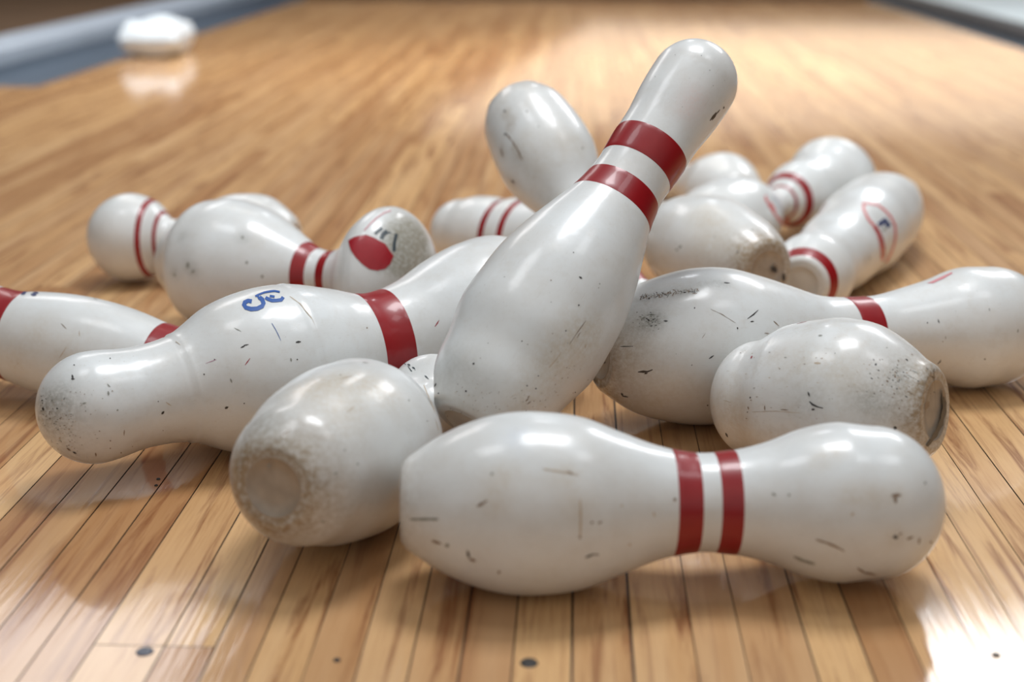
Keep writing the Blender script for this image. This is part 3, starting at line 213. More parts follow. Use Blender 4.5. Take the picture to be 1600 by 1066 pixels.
 'S': {"bands":[[190.1,219.0]],"strokes":[["blue",[[318.4,-1.771,321.5,-1.853],[320.8,-1.725,322.9,-1.817],[325.0,-1.736,325.2,-1.83],[328.5,-1.816,325.4,-1.832],[328.9,-1.917,325.7,-1.867],[325.7,-1.988,323.4,-1.915],[320.6,-2.014,319.4,-1.94],[315.3,-1.996,315.6,-1.925],[311.5,-1.928,314.6,-1.908],[309.8,-1.819,313.8,-1.852],[310.3,-1.741,314.4,-1.797]]],["blue",[[314.7,-1.748,313.9,-1.697],[310.8,-1.726,310.0,-1.677],[305.4,-1.709,304.2,-1.654],[300.4,-1.722,298.8,-1.661],[297.5,-1.729,295.8,-1.678],[294.9,-1.778,293.1,-1.729]]],["blue",[[309.9,-1.841,306.8,-1.787],[308.7,-1.892,305.8,-1.833],[306.5,-1.938,304.1,-1.874],[302.9,-1.955,301.3,-1.892],[298.5,-1.963,297.8,-1.895],[294.5,-1.907,295.5,-1.857]]],["blue",[[305.2,-1.827,303.2,-1.776],[303.6,-1.844,301.9,-1.8],[302.3,-1.869,300.4,-1.818]]],["blue",[[314.0,-1.788,313.2,-1.725],[313.1,-1.785,312.1,-1.714],[312.2,-1.781,311.2,-1.711]]],["blue",[[299.1,-1.713,297.4,-1.663],[297.8,-1.726,296.4,-1.684],[296.8,-1.746,295.1,-1.697]]],["k",[[463.7,-1.813,463.4,-1.797],[463.6,-1.836,462.8,-1.801],[463.0,-1.84,462.8,-1.825]]],["k",[[468.0,-2.035,467.4,-2.04],[468.7,-2.084,467.3,-2.098],[468.5,-2.142,468.1,-2.146]]],["k",[[469.5,-2.128,469.2,-2.108],[468.6,-2.162,468.0,-2.117],[467.2,-2.159,467.1,-2.152]]],["k",[[437.0,-1.881,436.6,-1.865],[436.9,-1.902,436.0,-1.858],[436.2,-1.893,436.0,-1.879]]],["g",[[448.1,-2.574,447.4,-2.574],[448.8,-2.609,447.1,-2.611],[448.4,-2.646,447.9,-2.646]]],["g",[[446.9,-2.443,446.6,-2.44],[446.5,-2.483,445.7,-2.471],[445.4,-2.509,445.2,-2.507]]],["g",[[467.7,-2.688,467.7,-2.675],[466.4,-2.699,466.2,-2.666],[464.9,-2.689,464.9,-2.679]]],["k",[[490.4,-2.214,490.0,-2.269],[490.8,-2.263,489.7,-2.37],[490.5,-2.404,490.3,-2.441]]],["g",[[485.1,-2.314,484.9,-2.296],[484.9,-2.353,484.2,-2.297],[484.2,-2.351,484.1,-2.337]]],["k",[[483.7,-2.609,483.5,-2.591],[483.4,-2.633,482.9,-2.588],[482.9,-2.631,482.8,-2.618]]],["g",[[444.8,-2.929,444.6,-2.916],[444.5,-2.944,443.7,-2.912],[443.6,-2.939,443.5,-2.929]]],["k",[[412.1,-2.948,411.9,-2.937],[411.9,-2.96,411.4,-2.933],[411.4,-2.954,411.2,-2.946]]],["k",[[410.1,3.069,410.7,3.086],[408.6,3.082,410.0,3.122],[408.0,3.119,408.5,3.133]]],["b",[[410.0,2.697,409.8,2.704],[409.6,2.681,409.4,2.71],[409.2,2.688,409.1,2.694]]],["b",[[441.0,2.973,440.7,2.973],[441.6,2.918,440.8,2.911],[441.4,2.848,441.3,2.849]]],["b",[[452.5,2.821,452.5,2.838],[452.1,2.805,451.8,2.835],[451.6,2.812,451.5,2.819]]],["b",[[452.4,2.643,452.4,2.661],[452.0,2.627,451.8,2.657],[451.5,2.635,451.4,2.641]]],["k",[[476.8,2.446,476.7,2.471],[475.7,2.41,475.4,2.479],[474.5,2.421,474.4,2.442]]],["b",[[480.4,2.501,480.3,2.527],[479.4,2.459,479.1,2.53],[478.2,2.465,478.1,2.488]]],["b",[[462.6,2.558,462.2,2.562],[462.6,2.5,461.4,2.498],[461.7,2.437,461.5,2.44]]],["b",[[443.2,2.422,443.2,2.44],[442.7,2.395,442.7,2.447],[442.0,2.391,442.0,2.407]]],["k",[[374.5,-2.647,374.3,-2.636],[374.2,-2.662,373.7,-2.634],[373.6,-2.658,373.4,-2.65]]],["k",[[363.6,3.03,364.0,3.046],[362.3,3.034,363.1,3.072],[361.4,3.062,361.6,3.07]]],["k",[[351.1,3.106,350.9,3.114],[350.8,3.098,350.3,3.118],[350.2,3.103,350.1,3.109]]],["g",[[357.7,-2.809,357.2,-2.807],[357.8,-2.841,356.5,-2.837],[357.2,-2.87,356.8,-2.869]]],["m",[[370.8,-2.482,370.8,-2.478],[367.0,-2.487,367.1,-2.477],[363.2,-2.486,363.0,-2.48]]],["k",[[364.6,-2.47,364.5,-2.463],[364.6,-2.484,364.0,-2.462],[364.1,-2.482,363.8,-2.473]]],["r",[[345.2,-2.681,345.4,-2.676],[342.7,-2.65,343.2,-2.639],[340.3,-2.612,340.5,-2.608]]],["k",[[344.6,-2.449,344.7,-2.441],[342.9,-2.453,343.0,-2.431],[341.2,-2.442,341.1,-2.433]]],["k",[[342.1,-2.434,341.9,-2.423],[340.2,-2.441,340.2,-2.424],[338.3,-2.438,338.3,-2.433]]],["g",[[343.3,-2.146,343.2,-2.143],[341.8,-2.197,341.1,-2.185],[339.7,-2.237,339.6,-2.235]]],["k",[[380.0,-2.312,379.7,-2.298],[379.8,-2.324,379.2,-2.299],[379.3,-2.323,379.2,-2.317]]],["k",[[379.4,-2.483,379.1,-2.471],[379.2,-2.495,378.6,-2.47],[378.5,-2.489,378.4,-2.483]]],["b",[[466.9,-2.828,466.7,-2.82],[466.7,-2.839,466.3,-2.817],[466.3,-2.835,466.2,-2.828]]],["g",[[486.1,3.093,486.1,3.117],[486.0,3.078,485.7,3.125],[485.7,3.098,485.6,3.109]]],["b",[[434.1,2.494,434.1,2.511],[433.8,2.479,433.8,2.516],[433.4,2.485,433.3,2.489]]],["g",[[481.0,-2.786,480.9,-2.776],[480.8,-2.797,480.5,-2.774],[480.5,-2.793,480.4,-2.786]]],["t",[[406.1,-2.99,405.9,-2.984],[404.5,-3.04,403.8,-3.028],[402.3,-3.083,402.2,-3.078]]],["blue",[[315.7,-2.255,315.3,-2.25],[315.3,-2.31,314.8,-2.309],[314.8,-2.365,314.4,-2.364],[314.5,-2.43,314.0,-2.43],[314.0,-2.495,313.8,-2.495]]],["k",[[302.8,-2.562,302.5,-2.55],[300.7,-2.571,300.3,-2.545],[298.5,-2.565,298.4,-2.558]]],["g",[[310.5,-2.722,310.0,-2.722],[311.1,-2.743,309.5,-2.743],[310.6,-2.764,310.2,-2.764]]],["k",[[306.0,-2.756,305.6,-2.748],[305.5,-2.764,305.0,-2.746],[304.9,-2.761,304.8,-2.756]]],["b",[[234.2,-2.497,233.7,-2.485],[233.9,-2.509,232.9,-2.481],[232.8,-2.501,232.6,-2.495]]],["r",[[171.7,-2.698,172.0,-2.691],[168.9,-2.658,169.6,-2.641],[166.9,-2.61,167.1,-2.605]]],["t",[[484.1,2.935,484.3,2.939],[483.8,2.941,484.2,2.951],[483.7,2.954,483.8,2.957]]],["b",[[489.9,-2.887,489.9,-2.875],[489.7,-2.889,489.7,-2.86],[489.5,-2.873,489.5,-2.865]]],["b",[[482.6,2.982,482.4,2.991],[482.5,2.963,482.2,2.996],[482.3,2.979,482.2,2.986]]],["b",[[485.1,2.652,485.0,2.658],[484.8,2.647,484.7,2.68],[484.5,2.67,484.4,2.675]]],["b",[[467.0,-2.459,467.0,-2.452],[466.7,-2.466,466.7,-2.448],[466.5,-2.461,466.5,-2.456]]],["g",[[484.6,2.71,484.6,2.716],[484.2,2.705,484.2,2.734],[483.7,2.708,483.8,2.728]]],["g",[[490.2,-2.889,490.1,-2.875],[489.9,-2.917,489.7,-2.879],[489.6,-2.912,489.5,-2.903]]],["k",[[492.0,3.1,492.0,3.118],[491.8,3.121,491.8,-3.118],[491.6,-3.117,491.6,-3.104]]],["g",[[475.5,2.967,475.4,2.973],[475.1,2.951,475.0,2.975],[474.8,2.964,474.7,2.968]]],["b",[[476.2,2.595,476.2,2.613],[476.0,2.591,475.9,2.617],[475.8,2.596,475.7,2.599]]],["k",[[485.9,2.487,485.7,2.493],[485.7,2.483,485.5,2.518],[485.3,2.487,485.3,2.512]]],["b",[[481.7,3.109,481.6,3.115],[481.5,3.099,481.2,3.113],[481.1,3.097,481.0,3.102]]],["g",[[467.8,2.385,467.7,2.389],[467.7,2.369,467.6,2.405],[467.4,2.372,467.5,2.388]]],["g",[[460.0,-2.563,459.8,-2.561],[459.9,-2.572,459.6,-2.568],[459.6,-2.578,459.5,-2.577]]],["k",[[479.9,-2.563,479.8,-2.557],[479.8,-2.572,479.5,-2.555],[479.6,-2.57,479.5,-2.565]]],["g",[[476.7,-2.836,476.7,-2.829],[476.2,-2.841,476.1,-2.825],[475.7,-2.836,475.7,-2.832]]],["b",[[481.3,-3.069,481.1,-3.063],[481.0,-3.083,480.7,-3.069],[480.5,-3.088,480.4,-3.083]]],["b",[[490.9,-2.639,490.9,-2.616],[490.6,-2.638,490.8,-2.602],[490.5,-2.622,490.6,-2.612]]],["b",[[478.9,3.116,478.8,3.123],[478.6,3.109,478.6,3.134],[478.3,3.114,478.3,3.126]]],["k",[[485.3,3.058,485.3,3.065],[484.9,3.049,484.9,3.078],[484.5,3.063,484.4,3.069]]],["t",[[482.7,2.835,482.7,2.841],[482.6,2.832,482.7,2.861],[482.6,2.853,482.6,2.857]]],["b",[[475.9,-2.613,475.9,-2.608],[475.7,-2.618,475.6,-2.607],[475.5,-2.617,475.5,-2.614]]],["g",[[480.0,-2.552,479.9,-2.551],[480.0,-2.562,479.7,-2.558],[479.8,-2.569,479.7,-2.568]]],["b",[[487.9,-1.864,487.9,-1.832],[487.6,-1.871,487.8,-1.827],[487.5,-1.865,487.6,-1.858]]],["b",[[464.8,-2.518,464.7,-2.514],[464.7,-2.532,464.3,-2.518],[464.1,-2.532,464.0,-2.529]]],["k",[[488.9,-1.691,488.8,-1.689],[488.7,-1.739,488.5,-1.734],[488.5,-1.809,488.4,-1.807]]],["t",[[488.6,2.268,488.5,2.273],[488.2,2.271,488.2,2.339],[487.9,2.336,487.8,2.339]]],["k",[[484.7,-2.909,484.7,-2.903],[484.3,-2.921,484.2,-2.905],[483.9,-2.919,483.9,-2.915]]],["t",[[479.1,3.109,479.0,3.115],[478.8,3.097,478.5,3.113],[478.3,3.096,478.2,3.101]]],["b",[[483.9,-3.111,483.9,-3.106],[483.4,-3.109,483.5,-3.088],[483.0,-3.091,483.0,-3.087]]],["b",[[473.1,-2.379,473.1,-2.373],[472.6,-2.386,472.6,-2.371],[472.1,-2.383,472.1,-2.378]]],["k",[[485.8,-2.569,485.7,-2.558],[485.5,-2.583,485.4,-2.556],[485.3,-2.584,485.3,-2.576]]],["k",[[481.6,-3.086,481.6,-3.08],[481.2,-3.087,481.2,-3.073],[481.0,-3.073,481.0,-3.069]]],["b",[[482.9,-2.906,483.0,-2.897],[482.5,-2.906,482.7,-2.883],[482.2,-2.891,482.2,-2.884]]],["b",[[469.8,-2.438,469.9,-2.431],[469.5,-2.444,469.6,-2.425],[469.2,-2.437,469.2,-2.431]]],["t",[[474.2,-3.007,474.3,-3.0],[473.8,-3.007,474.1,-2.99],[473.6,-2.996,473.7,-2.991]]],["g",[[466.6,-2.746,466.5,-2.742],[466.5,-2.756,466.1,-2.745],[466.1,-2.759,466.0,-2.755]]],["b",[[482.6,-2.866,482.5,-2.857],[482.1,-2.876,482.1,-2.852],[481.7,-2.87,481.7,-2.863]]],["g",[[475.8,2.789,476.1,2.804],[475.7,2.802,476.0,2.813],[475.5,2.811,475.6,2.815]]],["k",[[491.1,3.036,491.3,3.05],[491.0,3.059,491.3,3.075],[491.0,3.085,491.1,3.095]]],["b",[[485.8,-2.814,485.7,-2.805],[485.4,-2.825,485.3,-2.801],[485.1,-2.82,485.1,-2.813]]],["g",[[478.2,3.051,478.1,3.056],[477.9,3.039,477.6,3.053],[477.5,3.037,477.4,3.041]]],["k",[[489.7,-2.049,489.6,-2.043],[489.7,-2.098,489.4,-2.104],[489.4,-2.135,489.3,-2.13]]],["k",[[478.1,-2.469,478.1,-2.461],[477.8,-2.479,477.7,-2.459],[477.4,-2.476,477.4,-2.47]]],["g",[[474.4,2.528,474.3,2.534],[474.0,2.514,474.2,2.554],[473.9,2.535,474.0,2.553]]],["k",[[491.0,-2.008,491.0,-1.998],[490.7,-2.064,490.7,-2.039],[490.5,-2.125,490.4,-2.118]]],["k",[[490.0,-2.723,489.9,-2.709],[490.0,-2.741,489.6,-2.705],[489.8,-2.736,489.6,-2.725]]],["g",[[475.8,-2.844,475.9,-2.839],[475.5,-2.842,475.7,-2.829],[475.3,-2.832,475.3,-2.828]]],["b",[[459.9,3.052,459.7,3.058],[459.5,3.037,459.2,3.057],[458.9,3.037,458.8,3.041]]],["t",[[478.0,2.613,478.1,2.617],[477.5,2.619,477.7,2.644],[477.1,2.646,477.2,2.662]]],["b",[[453.5,-2.675,453.4,-2.67],[453.3,-2.685,453.0,-2.672],[452.8,-2.686,452.7,-2.682]]],["g",[[469.5,-2.71,469.5,-2.705],[469.2,-2.718,469.0,-2.704],[468.7,-2.717,468.7,-2.713]]],["t",[[492.0,-2.952,492.0,-2.926],[491.8,-2.95,491.8,-2.893],[491.4,-2.922,491.4,-2.906]]],["t",[[477.3,-2.653,477.4,-2.647],[476.9,-2.653,477.3,-2.637],[476.8,-2.643,476.9,-2.638]]],["g",[[452.3,-2.973,452.6,-2.966],[452.0,-2.973,452.2,-2.96],[451.8,-2.964,451.9,-2.961]]],["t",[[484.9,2.726,485.0,2.75],[484.5,2.745,484.7,2.781],[484.2,2.777,484.2,2.783]]],["b",[[484.2,2.662,484.1,2.667],[483.8,2.66,483.8,2.689],[483.3,2.666,483.4,2.686]]],["b",[[484.7,2.169,484.8,2.22],[484.6,2.143,484.4,2.224],[484.4,2.171,484.4,2.197]]],["g",[[478.0,3.03,478.1,3.037],[477.6,3.031,477.7,3.047],[477.2,3.042,477.3,3.047]]],["b",[[479.2,2.779,479.1,2.786],[478.7,2.762,478.7,2.794],[478.4,2.783,478.3,2.789]]],["k",[[484.4,-2.129,484.4,-2.123],[484.0,-2.136,484.1,-2.121],[483.8,-2.132,483.8,-2.128]]],["t",[[486.5,2.028,486.5,2.029],[486.3,2.091,486.4,2.119],[486.1,2.154,486.2,2.18]]],["t",[[477.0,-2.758,477.0,-2.753],[476.5,-2.762,476.5,-2.75],[475.9,-2.758,475.9,-2.755]]],["b",[[485.6,-2.595,485.5,-2.589],[485.5,-2.603,485.3,-2.589],[485.3,-2.603,485.2,-2.599]]],["b",[[477.2,-3.098,477.2,-3.091],[476.8,-3.098,476.8,-3.082],[476.4,-3.089,476.4,-3.084]]],["t",[[457.2,-1.94,457.1,-1.937],[457.0,-1.944,456.8,-1.927],[456.8,-1.945,456.8,-1.943]]],["g",[[480.7,2.59,480.8,2.61],[480.5,2.585,480.4,2.613],[480.1,2.588,480.1,2.607]]],["b",[[485.5,-2.971,485.6,-2.959],[485.3,-2.978,485.1,-2.959],[484.8,-2.978,484.7,-2.972]]],["b",[[488.1,-2.605,487.9,-2.594],[487.8,-2.632,487.5,-2.608],[487.3,-2.643,487.2,-2.635]]],["k",[[487.5,-2.08,487.3,-2.078],[487.4,-2.117,487.1,-2.109],[487.2,-2.147,487.1,-2.145]]],["b",[[478.2,-2.936,478.1,-2.929],[477.9,-2.944,477.7,-2.927],[477.5,-2.942,477.5,-2.937]]],["b",[[484.6,2.779,484.7,2.785],[484.2,2.784,484.5,2.812],[484.0,2.812,484.0,2.816]]],["k",[[486.9,1.961,487.0,1.958],[486.8,1.995,487.2,2.015],[487.0,2.05,487.1,2.049]]],["b",[[458.0,-2.505,458.0,-2.5],[457.7,-2.509,457.8,-2.496],[457.6,-2.505,457.6,-2.501]]],["g",[[468.8,-2.672,468.8,-2.664],[468.4,-2.679,468.4,-2.66],[468.1,-2.674,468.0,-2.669]]],["b",[[479.8,2.636,479.8,2.642],[479.3,2.639,479.4,2.667],[478.9,2.664,478.9,2.668]]],["t",[[484.5,-2.01,484.5,-2.005],[484.3,-2.019,484.2,-2.006],[484.1,-2.018,484.1,-2.014]]],["t",[[460.2,-2.854,460.3,-2.849],[459.9,-2.857,459.9,-2.844],[459.5,-2.851,459.5,-2.848]]],["g",[[486.1,-3.064,486.0,-3.054],[485.7,-3.076,485.7,-3.045],[485.4,-3.065,485.4,-3.058]]],["b",[[488.3,-2.653,488.3,-2.648],[488.2,-2.682,487.8,-2.658],[487.9,-2.694,487.8,-2.687]]],["t",[[484.7,2.749,484.8,2.756],[484.3,2.756,484.6,2.787],[484.0,2.787,484.2,2.807]]],["b",[[488.5,-2.867,488.6,-2.857],[488.2,-2.867,488.2,-2.843],[487.8,-2.852,487.8,-2.845]]],["k",[[475.9,-2.999,475.8,-2.994],[475.9,-3.008,475.5,-2.994],[475.6,-3.007,475.5,-3.003]]],["b",[[468.5,-2.703,468.4,-2.697],[468.4,-2.71,468.1,-2.695],[468.1,-2.708,468.0,-2.703]]],["k",[[489.6,-1.912,489.6,-1.901],[489.3,-1.985,489.2,-1.93],[488.9,-2.008,488.8,-1.976]]],["b",[[483.3,-2.887,483.1,-2.879],[483.1,-2.906,482.6,-2.884],[482.6,-2.91,482.5,-2.903]]],["t",[[464.7,2.879,464.8,2.882],[464.4,2.882,464.6,2.888],[464.2,2.889,464.3,2.891]]],["k",[[492.5,1.369,492.6,1.426],[492.5,1.628,492.6,1.697],[492.6,1.918,492.6,1.918]]],["b",[[462.6,2.98,462.8,2.991],[462.4,2.981,462.6,2.997],[462.2,2.988,462.4,2.997]]],["k",[[488.3,-2.867,488.3,-2.853],[488.3,-2.878,488.1,-2.846],[487.9,-2.87,487.9,-2.861]]],["g",[[479.4,2.983,479.5,2.987],[479.2,2.996,479.3,3.007],[478.8,3.008,478.9,3.011]]],["g",[[478.8,2.93,478.9,2.936],[478.4,2.933,478.8,2.959],[478.2,2.956,478.3,2.961]]],["t",[[487.9,2.912,488.0,2.92],[487.7,2.935,487.9,2.954],[487.6,2.968,487.7,2.974]]],["t",[[484.5,-2.456,484.4,-2.45],[484.3,-2.466,484.1,-2.451],[484.0,-2.467,483.9,-2.462]]],["b",[[480.6,-3.134,480.6,-3.125],[480.2,-3.136,480.3,-3.113],[480.0,-3.117,480.0,-3.11]]],["k",[[490.1,-2.225,490.0,-2.217],[489.8,-2.261,489.8,-2.24],[489.5,-2.28,489.5,-2.274]]],["k",[[482.6,2.24,482.6,2.241],[482.5,2.264,482.6,2.267],[482.4,2.29,482.4,2.291]]],["g",[[490.8,2.692,490.7,2.702],[490.6,2.683,490.5,2.738],[490.4,2.72,490.4,2.728]]],["g",[[476.5,-2.931,476.6,-2.924],[476.2,-2.931,476.6,-2.914],[476.2,-2.921,476.3,-2.916]]],["b",[[472.8,2.933,472.6,2.94],[472.6,2.917,472.3,2.943],[472.3,2.921,472.3,2.934]]],["g",[[486.0,-2.952,485.7,-2.947],[486.1,-2.968,485.6,-2.949],[485.8,-2.973,485.6,-2.969]]],["k",[[477.6,-2.449,477.6,-2.444],[477.2,-2.455,477.2,-2.441],[476.8,-2.452,476.8,-2.448]]],["t",[[477.2,-2.818,477.1,-2.811],[477.0,-2.83,476.7,-2.812],[476.6,-2.83,476.5,-2.824]]],["t",[[479.5,3.116,479.5,3.121],[479.4,3.111,479.2,3.123],[479.1,3.113,479.0,3.117]]],["b",[[475.1,-2.865,475.1,-2.859],[475.0,-2.87,475.0,-2.853],[474.8,-2.864,474.8,-2.859]]],["b",[[476.6,-2.875,476.4,-2.87],[476.5,-2.888,476.1,-2.874],[476.3,-2.889,476.1,-2.886]]],["b",[[445.3,-2.586,445.2,-2.579],[444.8,-2.595,444.5,-2.576],[444.1,-2.591,444.1,-2.586]]],["k",[[487.0,-3.041,486.9,-3.03],[486.7,-3.054,486.6,-3.02],[486.4,-3.043,486.3,-3.035]]],["b",[[493.0,2.492,493.0,2.513],[492.9,2.783,493.0,2.853],[492.8,2.997,492.9,3.017]]],["g",[[472.0,2.735,472.0,2.739],[471.5,2.738,471.8,2.76],[471.1,2.748,471.2,2.752]]],["k",[[491.5,-2.306,491.4,-2.267],[491.1,-2.345,491.1,-2.314],[490.7,-2.36,490.7,-2.352]]],["t",[[479.3,-2.454,479.2,-2.449],[479.3,-2.475,478.9,-2.463],[478.9,-2.482,478.7,-2.479]]],["t",[[479.7,2.798,479.8,2.815],[479.4,2.814,479.5,2.825],[479.0,2.824,479.0,2.828]]],["k",[[492.8,-2.499,492.7,-2.444],[492.8,-2.597,492.7,-2.503],[492.7,-2.597,492.6,-2.563]]],["t",[[492.0,-2.271,492.0,-2.207],[491.9,-2.317,491.9,-2.18],[491.8,-2.287,491.9,-2.267]]],["b",[[464.1,-2.906,464.1,-2.901],[463.6,-2.911,463.8,-2.895],[463.2,-2.905,463.2,-2.9]]],["b",[[479.3,-2.842,479.4,-2.832],[479.0,-2.848,478.9,-2.825],[478.5,-2.84,478.5,-2.833]]],["b",[[479.8,-2.802,479.7,-2.792],[479.6,-2.812,479.6,-2.787],[479.5,-2.805,479.4,-2.798]]],["k",[[461.6,2.902,461.8,2.913],[461.2,2.902,461.1,2.911],[460.7,2.908,460.6,2.91]]],["t",[[487.3,-2.523,487.2,-2.51],[487.2,-2.546,487.0,-2.513],[486.8,-2.54,486.8,-2.53]]],["b",[[485.8,3.046,485.6,3.049],[485.8,3.033,485.4,3.041],[485.6,3.026,485.5,3.028]]],["b",[[488.6,2.385,488.6,2.418],[488.4,2.383,488.3,2.423],[488.2,2.416,488.2,2.42]]],["k",[[491.3,-2.552,491.3,-2.534],[491.0,-2.583,491.0,-2.542],[490.7,-2.585,490.7,-2.574]]],["b",[[476.6,2.977,476.7,2.981],[476.3,2.98,476.7,2.991],[476.2,2.99,476.3,2.993]]],["g",[[477.7,2.824,477.8,2.841],[477.4,2.834,477.4,2.851],[476.9,2.845,476.9,2.85]]],["t",[[486.0,-1.57,485.9,-1.569],[486.0,-1.631,485.7,-1.627],[485.8,-1.688,485.7,-1.686]]],["t",[[383.0,-1.777,382.6,-1.765],[382.0,-1.911,381.6,-1.91],[380.7,-2.032,380.4,-2.031],[380.6,-2.134,380.0,-2.135],[380.2,-2.229,379.6,-2.228],[379.7,-2.322,379.2,-2.322],[379.6,-2.406,378.9,-2.406],[379.3,-2.49,378.6,-2.486],[378.9,-2.569,378.4,-2.568],[378.6,-2.648,377.7,-2.644],[378.3,-2.72,377.8,-2.72],[378.1,-2.794,377.5,-2.793],[377.9,-2.867,377.1,-2.866],[377.4,-2.94,377.0,-2.939],[377.6,-3.014,377.0,-3.014],[377.3,-3.092,376.9,-3.091],[377.3,3.117,377.1,3.118]]],["t",[[289.6,-1.887,289.1,-1.88],[288.6,-1.951,287.7,-1.937],[287.0,-2.002,286.5,-1.994],[285.6,-2.053,284.8,-2.046],[285.1,-2.107,284.3,-2.101],[284.6,-2.161,283.9,-2.156],[284.0,-2.211,283.1,-2.205],[283.2,-2.26,282.5,-2.254],[282.3,-2.305,281.5,-2.3],[282.2,-2.356,281.2,-2.352],[281.9,-2.408,281.2,-2.404],[281.5,-2.457,280.7,-2.453],[281.1,-2.505,280.2,-2.502],[280.4,-2.551,279.9,-2.551],[280.4,-2.604,279.5,-2.602],[280.3,-2.656,279.6,-2.655],[280.0,-2.708,279.6,-2.707],[279.7,-2.759,279.1,-2.758]]]],"smudge":[[484.7,-2.343,15.5,"g",0.3],[488.5,-2.425,15.5,"g",0.3],[482.4,-2.718,15.5,"g",0.3],[482.3,3.075,22.5,"b",0.14],[487.2,2.398,22.5,"b",0.14]],"ring":[379.8,280.3],"base":[]},
